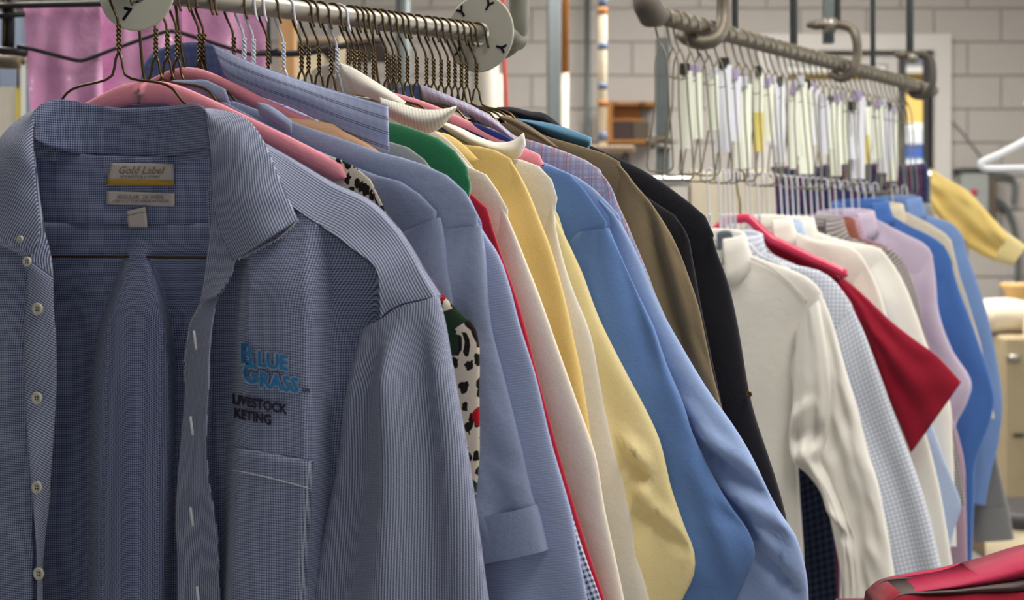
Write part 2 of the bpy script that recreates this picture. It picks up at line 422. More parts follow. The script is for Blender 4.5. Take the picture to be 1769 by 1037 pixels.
# door frame, leaf and glass
dt = .098
tr = join(box_geo(DX0-dt, DX0, YB-.04, YB+.2, 0, DZ+dt), box_geo(DX1, DX1+dt, YB-.04, YB+.2, 0, DZ+dt), box_geo(DX0, DX1, YB-.04, YB+.2, DZ, DZ+dt))
tag(make('trim_1', *tr, M_trim, smooth=False), kind='structure')
xm = (1556-CX)/S
door = tag(make('door_1', *join(box_geo(DX0+.005, DX0+.1, YB+.06, YB+.11, .01, DZ-.01), box_geo(xm-.06, xm, YB+.06, YB+.11, .01, DZ-.01),
     box_geo(DX0+.1, xm-.06, YB+.06, YB+.11, .01, DZ-.17), box_geo(DX0+.1, xm-.06, YB+.06, YB+.11, DZ-.075, DZ-.01)), M_trim, smooth=False), kind='structure')
make('glass_pane', *box_geo(DX0+.1, xm-.06, YB+.08, YB+.09, DZ-.17, DZ-.075), M_glass, door, smooth=False)
make('push_bar', *box_geo(DX0+.12, xm-.1, YB+.0, YB+.04, 1.02, 1.08), M_galv, door, smooth=False)
win = tag(make('window_1', *join(box_geo(xm+.005, xm+.05, YB+.06, YB+.1, .01, DZ-.01), box_geo(DX1-.035, DX1-.004, YB+.06, YB+.1, .01, DZ-.01),
     box_geo(xm+.05, DX1-.035, YB+.06, YB+.1, .01, .3), box_geo(xm+.05, DX1-.035, YB+.06, YB+.1, DZ-.04, DZ-.01)), M_dark, smooth=False), kind='structure')
make('glass_pane', *box_geo(xm+.05, DX1-.035, YB+.075, YB+.085, .3, DZ-.04), M_glass, win, smooth=False)
# outside the door
tag(make('ground', *box_geo(-6, 14, YB+.25, 30, -.12, -.02), m_solid('asphalt', rgb(150, 148, 145), .9), smooth=False), kind='structure')
yb = thing('building', 'sunlit yellow building outside the glass door', 'building', (4.0, 15, 0))
make('wall', *box_geo(-1, 9, 15, 18, -.02, 3.1), m_solid('yellow_stucco', rgb(244, 206, 120), .9), yb, smooth=False)
make('roof', *box_geo(-1.2, 9.2, 14.8, 18.2, 3.1, 3.17), M_trim, yb, smooth=False)
make('window', *box_geo(3.2, 3.75, 14.97, 15.0, 1.2, 2.3), M_dark, yb, smooth=False)
tk = thing('van', 'blue and white van parked outside the glass door', 'van', (2.95, 11.2, 0))
tb = lambda n, b, m, p=tk: make(n, *box_geo(*b, .05), m, p, smooth=False)
tb('body', (1.9, 4.6, 10.6, 12.3, .35, 2.06), m_solid('blue_paint', rgb(60, 96, 176), .3))
tb('roof', (2.0, 4.5, 10.7, 12.2, 2.06, 2.27), M_plw)
tb('windshield', (2.1, 4.4, 10.56, 10.62, 1.6, 2.0), m_solid('pale_glass', rgb(226, 236, 250), .1))
for xx in (2.4, 4.1):
    V, Fc = lathe_geo([(.1, -.1), (.34, -.1), (.36, 0), (.34, .1), (.1, .1)], 20)
    make('wheel', np.c_[V[:, 0]+xx, V[:, 2]+10.65, V[:, 1]+.34], Fc, M_clipk, tk)

# ------------------------------------------------------------------ poles, conduits and clutter in front of the block wall
def vpole(name, label, cat, px, Y, z0, z1, r, mat, nseg=12, box=False, group=None):
    x = (px-CX)/F*Y
    g = box_geo(x-r, x+r, Y-r, Y+r, z0, z1, r*.2) if box else tube_geo([(x, Y, z0), (x, Y, (z0+z1)/2), (x, Y, z1)], r, nseg)
    return tag(make(name, *g, mat, smooth=not box, loc=(x, Y, z0)), label, cat, group)
zt = lambda py, Y: CAMZ+(HY-py)/F*Y
vpole('steel_post', 'broad grey steel post by the block wall, beside the brown and white pole', 'post', 957, 6.4, 0, ZC, .031, M_cond, box=True)
bp = thing('broom_pole', 'pole with brown upper half and white lower half against the block wall', 'pole', ((976-CX)/F*6.2, 6.2, 0))
x = bp.location.x
make('upper_section', *tube_geo([(x, 6.2, zt(125, 6.2)), (x+.002, 6.2, 2.9), (x+.003, 6.2, 3.3)], .018, 10), M_woodo, bp)
make('lower_section', *tube_geo([(x-.006, 6.2, 0), (x-.003, 6.2, 1.2), (x, 6.2, zt(125, 6.2))], .016, 10), m_solid('cream_white_paint', rgb(190, 180, 162), .6), bp)
vpole('conduit', 'slim grey conduit running up the block wall between the broom pole and banded pole', 'pipe', 1015, 8.5, 0, ZC, .017, M_cond)
sp = thing('banded_pole', 'cream pole wrapped with dark blue bands standing on the small bench', 'pole', ((1041-CX)/F*6.0, 6.0, zt(262, 6.0)))
x = sp.location.x
make('shaft', *tube_geo([(x, 6, zt(262, 6)), (x, 6, 2.2), (x+.004, 6, ZC-.02)], .018, 12), m_solid('cream_pole', rgb(228, 216, 190), .6), sp)
for py, h in ((80, 6), (149, 6), (236, 9), (2, 12)):
    make('band', *tube_geo([(x, 6, zt(py+h, 6)), (x, 6, zt(py-h, 6))], .0195, 12), m_solid('blue_band', rgb(92, 104, 128), .6), sp)
for py in (18, 178):
    make('tape', *tube_geo([(x, 6, zt(py+7, 6)), (x, 6, zt(py-5, 6))], .0205, 12), M_woodo, sp)
bn = thing('bench', 'small weathered bench under the banded pole', 'bench', ((1058-CX)/F*6, 6, 0))
x0, x1, zz = (1005-CX)/F*6, (1092-CX)/F*6, zt(255, 6)
make('top', *box_geo(x0, x1, 5.85, 6.25, zz-.035, zz-.0, .006), m_wood('weathered_board', rgb(150, 132, 112), rgb(112, 96, 80)), bn, smooth=False)
for a in (x0+.02, x1-.05):
    for b in (5.88, 6.18): make('leg', *box_geo(a, a+.03, b, b+.03, 0, zz-.035), M_dark, bn, smooth=False)
# framed shelf box on the wall
sb = thing('wall_box', 'open wooden box on the block wall holding a brown panel', 'box', ((1090-CX)/F*8.4, 8.55, zt(248, 8.4)))
q = lambda px: (px-CX)/F*8.4
zz0, zz1 = zt(248, 8.4), zt(178, 8.4)
make('frame', *join(box_geo(q(1046), q(1056), 8.3, 8.59, zz0, zz1), box_geo(q(1056), q(1136), 8.3, 8.59, zz1-.02, zz1), box_geo(q(1056), q(1136), 8.3, 8.59, zz0, zz0+.015)), M_woodo, sb, smooth=False)
make('panel', np.array([[q(1057), 8.45, zt(208, 8.4)], [q(1112), 8.45, zt(208, 8.4)], [q(1104), 8.45, zt(182, 8.4)], [q(1057), 8.45, zt(182, 8.4)],
     [q(1057), 8.47, zt(208, 8.4)], [q(1112), 8.47, zt(208, 8.4)], [q(1104), 8.47, zt(182, 8.4)], [q(1057), 8.47, zt(182, 8.4)]]), [(0, 1, 2, 3), (4, 7, 6, 5), (0, 4, 5, 1), (1, 5, 6, 2), (2, 6, 7, 3), (3, 7, 4, 0)], m_wood('tan_board', rgb(176, 124, 76), rgb(156, 104, 60)), sb, smooth=False)
make('drawer', *box_geo(q(1058), q(1094), 8.44, 8.56, zt(242, 8.4), zt(209, 8.4), .005), m_solid('brown_black', rgb(62, 50, 50), .8), sb, smooth=False)
make('drawer', *box_geo(q(1094.5), q(1124), 8.45, 8.56, zt(242, 8.4), zt(209, 8.4), .005), m_solid('olive_brown', rgb(86, 76, 64), .8), sb, smooth=False)
# red cord and white pole behind the end of the front rail
cd = [at(868, -60, 5.5), at(869, 60, 5.5), at(871, 110, 5.5), at(874, 170, 5.5), at(876, 260, 5.5), at(876, 500, 5.5)]
tag(make('cord', *tube_geo(cat_rom(cd, 24), .0085, 8), m_solid('red_rubber', rgb(206, 84, 70), .6), loc=tuple(cd[-1])), 'thin red cord hanging down past the end of the front rail', 'cord')
vpole('white_rod', 'thin white rod standing beside the red cord', 'rod', 864, 5.6, 0, zt(128, 5.6), .008, m_solid('off_white_rod', rgb(214, 206, 190), .6))
vpole('pillar', 'wide pale grey pillar behind the end of the front rail', 'pillar', 838, 5.9, 0, ZC, .055, m_solid('pale_pillar', rgb(188, 184, 174), .8), 20)
vpole('steel_tube', 'dark steel tube standing behind the bundled brass hooks', 'pipe', 697, 5.8, 0, ZC, .03, M_cond)

# electric box, conduit and hose on the wall by the door
eb = thing('electric_box', 'grey electric box on the wall behind the yellow shirt sleeve', 'electrical box', ((1690-CX)/S, YB-.02, zt(380, YB)))
make('body', *box_geo((1650-CX)/S, (1696-CX)/S, YB-.14, YB-.003, zt(400, YB), zt(300, YB), .008), m_solid('grey_enamel', rgb(158, 162, 160), .5), eb, smooth=False)
make('rim', *box_geo((1646-CX)/S, (1700-CX)/S, YB-.15, YB-.003, zt(300, YB), zt(292, YB), .003), M_dark, eb, smooth=False)
make('side_rail', *box_geo((1697-CX)/S, (1708-CX)/S, YB-.13, YB-.003, zt(400, YB), zt(298, YB), .003), m_solid('brown_steel', rgb(96, 86, 74), .6), eb, smooth=False)
make('switch', *box_geo((1665-CX)/S, (1673-CX)/S, YB-.16, YB-.14, zt(336, YB), zt(328, YB), .002), M_redpl, eb, smooth=False)
hz = [at(1712, 352, YB-.06), at(1722, 346, YB-.06), at(1740, 362, YB-.06), at(1753, 400, YB-.06), at(1758, 450, YB-.06), at(1756, 520, YB-.06), at(1755, 700, YB-.06), at(1755, 800, YB-.06)]
tag(make('flexible_hose', *tube_geo(cat_rom(hz, 40), .016, 10), M_cond, loc=tuple(hz[-1])), 'grey flexible hose curving down the wall beside the electric box', 'hose')
hz = [at(1714, 302, YB-.05), at(1735, 302, YB-.05), at(1748, 308, YB-.05), at(1752, 320, YB-.05), at(1750, 352, YB-.05)]
tag(make('bent_pipe', *tube_geo(cat_rom(hz, 30), .014, 10), M_cond, loc=tuple(hz[-1])), 'short bent pipe above the hose on the wall', 'pipe')
cb = [at(1640, 205, YB-.02), at(1665, 232, YB-.02), at(1690, 265, YB-.02), at(1712, 292, YB-.02)]
tag(make('wall_cable', *tube_geo(cat_rom(cb, 20), .004, 6), M_cond, loc=tuple(cb[-1])), 'thin slack cable slanting from the door trim to the electric box', 'cable')
# press machine on the floor
pm = thing('pressing_machine', 'cream laundry pressing machine standing by the block wall', 'machine', (2.35, 6.3, 0))
Q = lambda px: (px-CX)/F*6.3
Zp = lambda py: zt(py, 6.3)
make('cabinet', *box_geo(Q(1706), Q(1815), 6.1, 6.7, .18, Zp(575), .015), m_solid('stained_enamel', rgb(176, 160, 128), .6, .4, .35, 5), pm, smooth=False)
make('foot', *box_geo(Q(1700), Q(1820), 6.05, 6.75, 0, .18, .01), m_solid('rusty_foot', rgb(120, 102, 80), .7), pm, smooth=False)
V, Fc = tube_geo(cat_rom([(Q(1690), 6.25, Zp(545)), (Q(1730), 6.25, Zp(543)), (Q(1790), 6.25, Zp(545)), (Q(1840), 6.25, Zp(548))], 20), [.03]+[.075]*18+[.03], 14)
make('buck', V, Fc, m_plain('cream_pad', rgb(226, 214, 190)), pm)
make('pad_flap', *box_geo(Q(1748), Q(1772), 6.13, 6.16, Zp(604), Zp(550), .004), m_plain('cream_flap', rgb(222, 214, 200)), pm, smooth=False)
V, Fc = lathe_geo([(.03, 0), (.05, .02), (.06, .07), (.075, .085), (.08, .1), (.07, .105)], 20, (Q(1757), 6.28, Zp(530)))
make('steam_head', V, Fc, m_solid('tan_cap', rgb(206, 170, 112), .5), pm)
make('dial', *lathe_geo([(.0, 0), (.03, 0), (.03, .02), (.02, .025)], 16, (Q(1722), 6.09, Zp(615))), M_galv, pm)
make('slot', *box_geo(Q(1723), Q(1740), 6.08, 6.1, Zp(742), Zp(738)), M_clipk, pm, smooth=False)
bk = thing('bucket', 'cream plastic bucket with dark rim on the floor by the pressing machine', 'bucket', (Q(1775)*.93, 5.86, 0))
bc = (Q(1790)*.9, 5.72, 0)
make('tub', *lathe_geo([(.14, 0), (.17, .02), (.185, .30), (.18, .30), (.16, .03)], 26, bc), M_cream, bk)
make('rim', *lathe_geo([(.186, .285), (.196, .285), (.196, .345), (.186, .345)], 26, bc), M_dark, bk)
# dark upright and white plastic hanger near the edge of the frame
vpole('dark_upright', 'dark steel upright at the edge beside the white plastic hanger', 'post', 1788, 3.25, 0, 2.4, .016, M_dark, box=True)
wh = thing('plastic_hanger', 'white tubular plastic hanger hooked on the dark upright', 'hanger', tuple(at(1800, 215, 3.2)))
pts = [at(1800, 228, 3.2), at(1790, 232, 3.2), at(1768, 245, 3.2), at(1728, 266, 3.2), at(1700, 278, 3.2), at(1693, 284, 3.2), at(1700, 291, 3.2), at(1760, 291, 3.2), at(1850, 291, 3.2), at(1904, 291, 3.2), at(1908, 284, 3.2), at(1900, 278, 3.2), at(1872, 266, 3.2), at(1832, 245, 3.2), at(1810, 232, 3.2)]
make('frame', *tube_geo(cat_rom(pts+[pts[0]], 80), .0085, 10), M_plw, wh)
make('neck', *tube_geo([at(1800, 232, 3.2), at(1800, 222, 3.2), at(1800, 212, 3.2)], [.012, .01, .006], 10), M_plw, wh)
hk = [at(1800, 214, 3.2), at(1800, 196, 3.2), at(1798, 180, 3.2), at(1788, 170, 3.2), at(1776, 172, 3.2), at(1770, 182, 3.2)]
make('hook', *tube_geo(cat_rom(hk, 30), .0035, 8), M_plw, wh)
pg = make('peg', *tube_geo([at(1788, 178, 3.19), at(1788, 178, 3.26)], .006, 8), M_dark, bpy.data.objects['dark_upright'])

# ------------------------------------------------------------------ left-hand clutter behind the front rail
YL = 2.15
rk = thing('wire_rack', 'black wire rack holding up the pink plastic film', 'rack', tuple(at(40, 60, YL)))
zr = zt(8, YL)
make('top_bar', *tube_geo(cat_rom([at(-160, 14, YL), at(40, 9, YL), at(300, 3, YL), at(475, -6, YL)], 20), .0047, 8), M_clipk, rk)
make('zigzag_wire', *tube_geo(cat_rom([at(30, 80, YL), at(60, 86, YL), at(130, 104, YL), at(145, 104, YL), at(210, 80, YL), at(285, 55, YL), at(305, 55, YL), at(370, 75, YL), at(430, 93, YL), at(455, 93, YL), at(482, 86, YL)], 80), .0031, 8), M_clipk, rk)
for px in (8, 19): make('upright', *tube_geo([at(px, -60, YL+.01), at(px, 40, YL+.01), at(px-1, 95, YL+.01)], .004 if px == 8 else .006, 8), M_clipk if px > 10 else M_wire, rk)
make('side_wire', *tube_geo([at(0, 28, YL), at(42, 24, YL)], .0045, 8), M_clipk, rk)
make('side_wire', *tube_geo([at(-40, 85, YL), at(20, 88, YL), at(46, 92, YL)], .006, 8), M_clipk, rk)
make('upright', *tube_geo([at(466, 0, YL), at(464, 60, YL), at(466, 110, YL)], .0035, 8), M_clipk, rk)
make('lower_wire', *tube_geo(cat_rom([at(440, 92, YL+.02), at(520, 92, YL+.02), at(600, 78, YL+.03), at(660, 70, YL+.05)], 20), .005, 8), M_clipk, rk)
# pink film: three overlapping hanging sheets
frl = Frame(at(100, 9, YL+.012), 2)
def film(name, label, tl, tr_, bl, br, w, seed):
    n, m = 44, 40
    S_, T_ = np.meshgrid(np.linspace(0, 1, n), np.linspace(0, 1, m), indexing='ij')
    X = (tl[0]*(1-T_)+tr_[0]*T_)*(1-S_)+(bl[0]*(1-T_)+br[0]*T_)*S_; Yp = (tl[1]*(1-T_)+tr_[1]*T_)*(1-S_)+(bl[1]*(1-T_)+br[1]*T_)*S_
    W = w + .012*np.sin(T_*13+seed+S_*2)*(.3+S_) + .012*nz(T_*4+S_*1.5, S_*3-T_, seed)
    V = frl.P(X, Yp, W); n1 = V - frl.n*.0008
    k = n*m; Fc = grid_faces(n, m); Fc += [tuple(k+i for i in f[::-1]) for f in Fc]
    return tag(make(name, np.concatenate([V.reshape(-1, 3), n1.reshape(-1, 3)]), Fc, M_film, loc=tuple(V[0, 0])), label, 'plastic bag')
film('plastic_film', 'pink plastic garment bag hanging from the wire rack behind the front collar', (40, 14), (172, 12), (62, 330), (185, 330), -.005, 1.3)
film('plastic_film', 'pale pink plastic garment bag hanging behind the round 7 divider', (166, 8), (312, 4), (180, 300), (330, 300), -.03, 4.1)
film('plastic_film', 'bright pink plastic garment bag hanging beside the pine post', (306, 6), (466, -2), (320, 300), (468, 300), -.055, 7.7)
vpole('pine_post', 'knotty pine post standing behind the front rail', 'post', 498, 2.6, 0, zt(18, 2.6), .0145, M_wood, box=True)
# papers and pipe at the far left
lp = tag(make('rail_pipe', *tube_geo(cat_rom([at(-200, 104, 2.6), at(-60, 104, 2.6), at(44, 106, 2.6)], 10), .0145, 12), M_iron, loc=tuple(at(0, 106, 2.6))), 'short grey pipe rail holding the handwritten papers', 'rail')
for i, (px0, px1, py0, py1, mt, lb) in enumerate(((-30, 24, 150, 262, m_solid('ticket_cream', rgb(222, 220, 206), .8), 'large cream paper ticket hanging under the short pipe rail'), (26, 36, 150, 225, M_papery, 'narrow yellow ticket beside the large cream paper'), (36, 44, 110, 250, M_paper, 'slim white strip beside the yellow ticket'))):
    t = thing('paper_ticket', lb, 'ticket', tuple(at((px0+px1)/2, 110, 2.58-.01*i)))
    a, b = at(px0, py1, 2.58-.01*i), at(px1, py0, 2.58-.01*i)
    make('sheet', *box_geo(a[0], b[0], a[1], a[1]+.001, a[2], b[2]), mt, t, smooth=False)
    make('tie', *tube_geo([at((px0+px1)/2, py0+2, 2.58-.01*i), at((px0+px1)/2, 98, 2.58-.01*i)], .002, 6), M_wire, t)
tag(make('tall_shelf', *box_geo(at(-90, 0, 4.6)[0], at(34, 0, 4.6)[0], 4.6, 4.9, 0, zt(20, 4.6), .01), m_solid('slate_blue_steel', rgb(108, 120, 140), .6), smooth=False), 'slate blue steel cabinet far behind the wire rack', 'cabinet')
# dark shelf of folded laundry seen behind the brass hooks
dsx = lambda px: (px-CX)/F*4.2
ds = thing('shelf', 'dark wooden shelf board behind the brass hooks', 'shelf', (dsx(590), 4.3, 0))
make('board', *box_geo(dsx(500), dsx(668), 4.1, 4.5, zt(88, 4.2), zt(78, 4.2), .004), m_solid('dark_board', rgb(74, 62, 58), .7), ds, smooth=False)
for px in (508, 655): make('leg', *box_geo(dsx(px), dsx(px)+.04, 4.42, 4.46, 0, zt(88, 4.2)), M_dark, ds, smooth=False)
for i, (p0, p1, q0, q1, c, nm, lb) in enumerate(((505, 660, 56, 77.6, (128, 108, 88), 'folded_blanket', 'brown folded blanket lying on the dark shelf'),)):
    V, Fc = tube_geo(cat_rom([(dsx(p0), 4.3, zt((q0+q1)/2, 4.2)), (dsx(p1), 4.3, zt((q0+q1)/2, 4.2))], 12), [.01]+[.5*(q1-q0)/F*4.2]*10+[.01], 14)
    tag(make(nm, V, Fc, m_plain('brown_blanket', rgb(*c)), loc=(dsx(580), 4.3, zt(q1, 4.2))), lb, 'blanket')
tag(make('cream_cabinet', *box_geo(dsx(512), dsx(566), 4.12, 4.4, 0, zt(97, 4.2), .008), M_cream, smooth=False), 'cream cabinet under the dark shelf, behind the pine post', 'cabinet')
tag(make('cream_board', *box_geo(dsx(599), dsx(608), 4.0, 4.06, 0, zt(77, 4.2), .004), M_cream, smooth=False), 'narrow cream board standing among the brass hooks, before the dark shelf', 'board')

# ------------------------------------------------------------------ front rail, its bracket and dividers
RF = .0098
P0 = RAIL_FRONT.at_px(-120); P1 = RAIL_FRONT.at_px(866); P2 = RAIL_FRONT.at_px(884)
rl = thing('front_rail', 'steel pipe rail crowded with brass hooks and hanging shirts', 'rail', tuple(RAIL_FRONT.at_px(400)))
make('pipe', *tube_geo([P0+(P1-P0)*k for k in np.linspace(0, 1, 12)], RF, 24), M_galv, rl)
make('inner_pipe', *tube_geo([P1-(P1-P0)*.05, P1, P2], RF*.82, 20), M_chrome, rl)
br = thing('rail_bracket', 'curved grey cast bracket at the end of the front rail', 'bracket', tuple(RAIL_FRONT.at_px(884)))
YE = P2[1]
pth = cat_rom([at(898, -330, YE), at(898, -150, YE), at(897, -30, YE), at(897, 35, YE), at(892, 62, YE+.004), at(878, 80, YE+.012), at(856, 88, YE+.02), at(836, 88, YE+.025)], 48)
make('arm', *tube_geo(pth, .0112, 16), M_cast, br)
make('drop_rod', *tube_geo([at(898, -330, YE), at(898, -2700, YE)], .008, 12), M_galv, br)
make('boss', *tube_geo([P2-RAIL_FRONT.d*.012, P2+RAIL_FRONT.d*.012], .0125, 16), M_cast, br)
def disc(px, R, label, letters, rot=0, tilt=0.0):
    O = RAIL_FRONT.at_px(px); t = thing('size_divider', label, 'divider', tuple(O))
    d = RAIL_FRONT.d; n0 = -d                                  # the face looks back along the rail towards the viewer
    e1 = np.array([d[1], -d[0], 0]); e1 = e1/np.linalg.norm(e1); e2 = np.array([0, 0, 1.])
    # swing the disc on the loose pipe so that its face turns to the room
    c, s_ = math.cos(tilt), math.sin(tilt); e1, n0 = e1*c - n0*s_, n0*c + e1*s_
    cz = -R*.0
    V, Fc = [], []; N = 64
    for rr, w in ((RF*1.25, .0012), (R-.001, .0012), (R, .0005), (R, -.0005), (R-.001, -.0012), (RF*1.25, -.0012)):
        for k in range(N):
            a = 2*math.pi*k/N; V.append(O + e1*rr*math.cos(a) + e2*(rr*math.sin(a)+cz) + n0*w)
    for i in range(6):
        for k in range(N): Fc.append((i*N+k, i*N+(k+1) % N, ((i+1) % 6)*N+(k+1) % N, ((i+1) % 6)*N+k))
    make('plate', V, Fc, M_disc, t, smooth=False)
    for ch, lx, ly, ro, sz in letters:
        tv, tf = text_geo(ch, sz, .0006); c, s_ = math.cos(ro), math.sin(ro)
        X = tv[:, 0]*c-tv[:, 1]*s_+lx; Y_ = tv[:, 0]*s_+tv[:, 1]*c+ly
        make('letter', O + X[:, None]*e1 + Y_[:, None]*e2 + n0*.0017, tf, M_ink, t, smooth=False)
    return t
disc(236, .0365, 'round ivory size divider marked 7 above the navy check shirt', [('7', -.009, -.0222, -.25, .016), ('7', .018, .015, 2.4, .016), ('7', -.018, .016, .9, .016)], tilt=.60)
disc(829, .0415, 'round ivory size divider with letters Y near the rail end', [('Y', .011, .029, -.55, .016), ('Y', -.0215, .0245, .6, .016), ('Y', -.0255, -.017, 2.9, .015), ('Y', .026, -.0165, -1.9, .016), ('Y', -.030, -.001, 1.5, .014)], tilt=.32)

# ------------------------------------------------------------------ wire hangers
def hanger_meshes(style, psi, rr, wire, r=.0012, drop=.057, white=False, span=.2, slope=.14, bar=.178, twist=True):
    fr = Frame((0, 0, 0), psi); G = lambda L: fr.G(np.array([p[0] for p in L]), np.array([p[1] for p in L]), np.array([p[2] if len(p) > 2 else 0 for p in L]))
    h = [(-.0005, -drop+.02), (-.0015, -drop+.03), (-rr*.8, -.012), (-rr, -.003)]
    h += [(rr*math.cos(a), rr*math.sin(a)) for a in np.linspace(math.pi*.97, math.pi*-.02, 12)] + [(rr*1.12, -.010), (rr*1.3, -.0165)]
    hook = tube_geo(cat_rom(G(h), 40), r, 7)
    out = [('hook', hook)]
    if twist:
        tw = []
        for ph in (0, math.pi):
            L = [(r*1.0*math.cos(6*k/40*math.pi+ph), -drop+.024*k/40, r*1.0*math.sin(6*k/40*math.pi+ph)) for k in range(41)]
            tw.append(tube_geo(G(L), r, 6))
        out.append(('twisted_neck', join(*tw)))
    sh = [(0, -drop+.001), (.004, -drop-.008), (.005, -drop-.017), (.011, -drop-.0225), (.052, -drop-.031), (.070, -drop-.048), (.13, -drop-.048-(slope-.048)*.46), (span-.006, -drop-slope+.003), (span, -drop-slope-.008), (span-.004, -drop-slope-.017), (span-.02, -drop-bar+.002), (.12, -drop-bar), (0, -drop-bar)]
    full = sh + [(-p[0], p[1]) for p in sh[-2::-1]]
    out.append(('wire_frame', tube_geo(cat_rom(G(full), 110), r, 7)))
    return out
_hm = {}
def hanger(name, label, group, O, key, mat, yaw=0.0, lean=0.0):
    root = thing(name, label, 'hanger', tuple(O), group)
    for nm, g in _hm[key][0]:
        k2 = (key, nm, mat.name)
        if k2 not in _hm:
            o = make(nm, *g, mat); _hm[k2] = o.data
        else:
            o = bpy.data.objects.new(nm, _hm[k2]); COL.objects.link(o)
        o.parent = root
    root.rotation_euler = (lean, 0, yaw)
    return root
_hm['front'] = (hanger_meshes('front', PSI1, RF+.0012, M_wire, span=.155, slope=.125, bar=.178),)
_hm['lower'] = (hanger_meshes('lower', PSI2, .006, M_wwire, r=.0018, drop=.098, span=.12, slope=.115, bar=.15),)
# ------------------------------------------------------------------ garments
def extend(q, zend):
    q = [np.array(p) for p in q]
    d = q[-1]-q[-2]; d /= max(np.linalg.norm(d), 1e-9)
    while q[-1][1] > zend+.01:
        d = d*.8+np.array([0, -1.])*.2; d /= np.linalg.norm(d)
        st = min(.06, q[-1][1]-zend); q.append(q[-1]+d*st/max(-d[1], .4))
        if len(q) > 60: break
    return np.array(q)
def fold_fn(amp, n, seed, wr=.4):
    rs = random.Random(seed); p1, p2, p3 = (rs.uniform(0, 6.28) for _ in range(3))
    def f(U, Z, S, T):
        e = smoothstep(.02, .3, S)
        v = np.sin(2*math.pi*n*T+p1+1.2*np.sin(2.2*S+p2)) + .5*np.sin(2*math.pi*n*1.9*T+p3+2*S)
        return amp*e*(v*.6 + wr*2.2*nz(T*3.1+S*1.7, S*5.5-T*1.2, seed*.37)) + amp*wr*.8*nz(T*5, S*4, seed+9.1)
    return f
def collar_part(parent, fr, mat, hw=.068, dep=.016, ztop=-.07, stand=.03, fall=.04, point=.066, drop=.03, spread=.012, wc=0.0, opening=150, name='collar', tone=None):
    th = np.radians(np.linspace(-opening, opening, 61)); ct = np.cos(th)
    L = fall+(point-fall)*smoothstep(math.radians(95), math.radians(opening), np.abs(th))
    z = ztop-drop*(1-ct)/2
    rows = []
    for k, (sc, dz, ex) in enumerate(((.95, -stand, 0), (.97, -stand*.5, 0), (1.0, -.002, 0), (1.01, .0005, .001), (1.03, -.001, .003), (1.05, -.3, .35), (1.07, -.65, .7), (1.09, -1.0, 1.0))):
        zz = z+dz if k < 5 else z+dz*L
        e = ex if k < 5 else spread*ex
        rows.append(fr.G((hw*sc+e)*np.sin(th), zz, wc-(dep*sc+e*.6)*ct))
    V = np.array(rows); n, m = V.shape[:2]
    U = np.stack(np.meshgrid(np.arange(n)*.012, th*hw, indexing='ij')[::-1], -1)
    o = make(name, V.reshape(-1, 3), grid_faces(n, m), mat, parent, U.reshape(-1, 2))
    md = o.modifiers.new('cloth thickness', 'SOLIDIFY'); md.thickness = .0012
    return o
def disc_geo(fr, u, z, w, r, h=.0022, n=16):
    V, Fc = lathe_geo([(r*.55, h*.55), (r*.75, h), (r, h*.8), (r, 0)][::-1], n)
    c = fr.G(np.array([u]), np.array([z]), np.array([w]))[0]
    return c + V[:, :1]*fr.a + V[:, 1:2]*np.array([0, 0, 1.]) + V[:, 2:3]*fr.n, Fc
def sleeve_folds(fr, amp, n, seed, wr, crs, rid):
    f = fold_fn(amp, n, seed, wr); c = creases(fr, crs) if crs else None
    def g(U, Z, S, T):
        v = f(U, Z, S, T)
        if rid: v = v + rid*ridged(T, S, seed*.7)*smoothstep(.05, .3, S)
        if c: v = v + c(U, Z)
        return v
    return g
def ridged(T, S, seed): return (1-2.2*np.abs(nz(T*2.2+S*3.5, S*7-T*2.5, seed)))
def creases(fr, segs, w=.015):
    # (x0, y0, x1, y1, amplitude, half width in px, kind): soft ridges ('r') or one-sided steps ('s') pressed into a sleeve
    def f(U, Z):
        out = 0
        for x0, y0, x1, y1, a, hw, k in segs:
            p = fr.loc(np.array([x0, x1], float), np.array([y0, y1], float), w); d = p[1]-p[0]; L = np.linalg.norm(d); d = d/L; h = hw*L/math.hypot(x1-x0, y1-y0)
            t = ((U-p[0][0])*d[0]+(Z-p[0][1])*d[1])/L; s = -(U-p[0][0])*d[1]+(Z-p[0][1])*d[0]
            win = smoothstep(-.15, .2, t)*smoothstep(1.15, .8, t) if True else 1
            win = smoothstep(-.15, .2, t)*(1-smoothstep(.8, 1.15, t))
            out = out + a*win*(np.exp(-(s/h)**2) if k == 'r' else smoothstep(-h, h, s)*np.exp(-(np.maximum(s, 0)/(5*h))**2))
        return out
    return f
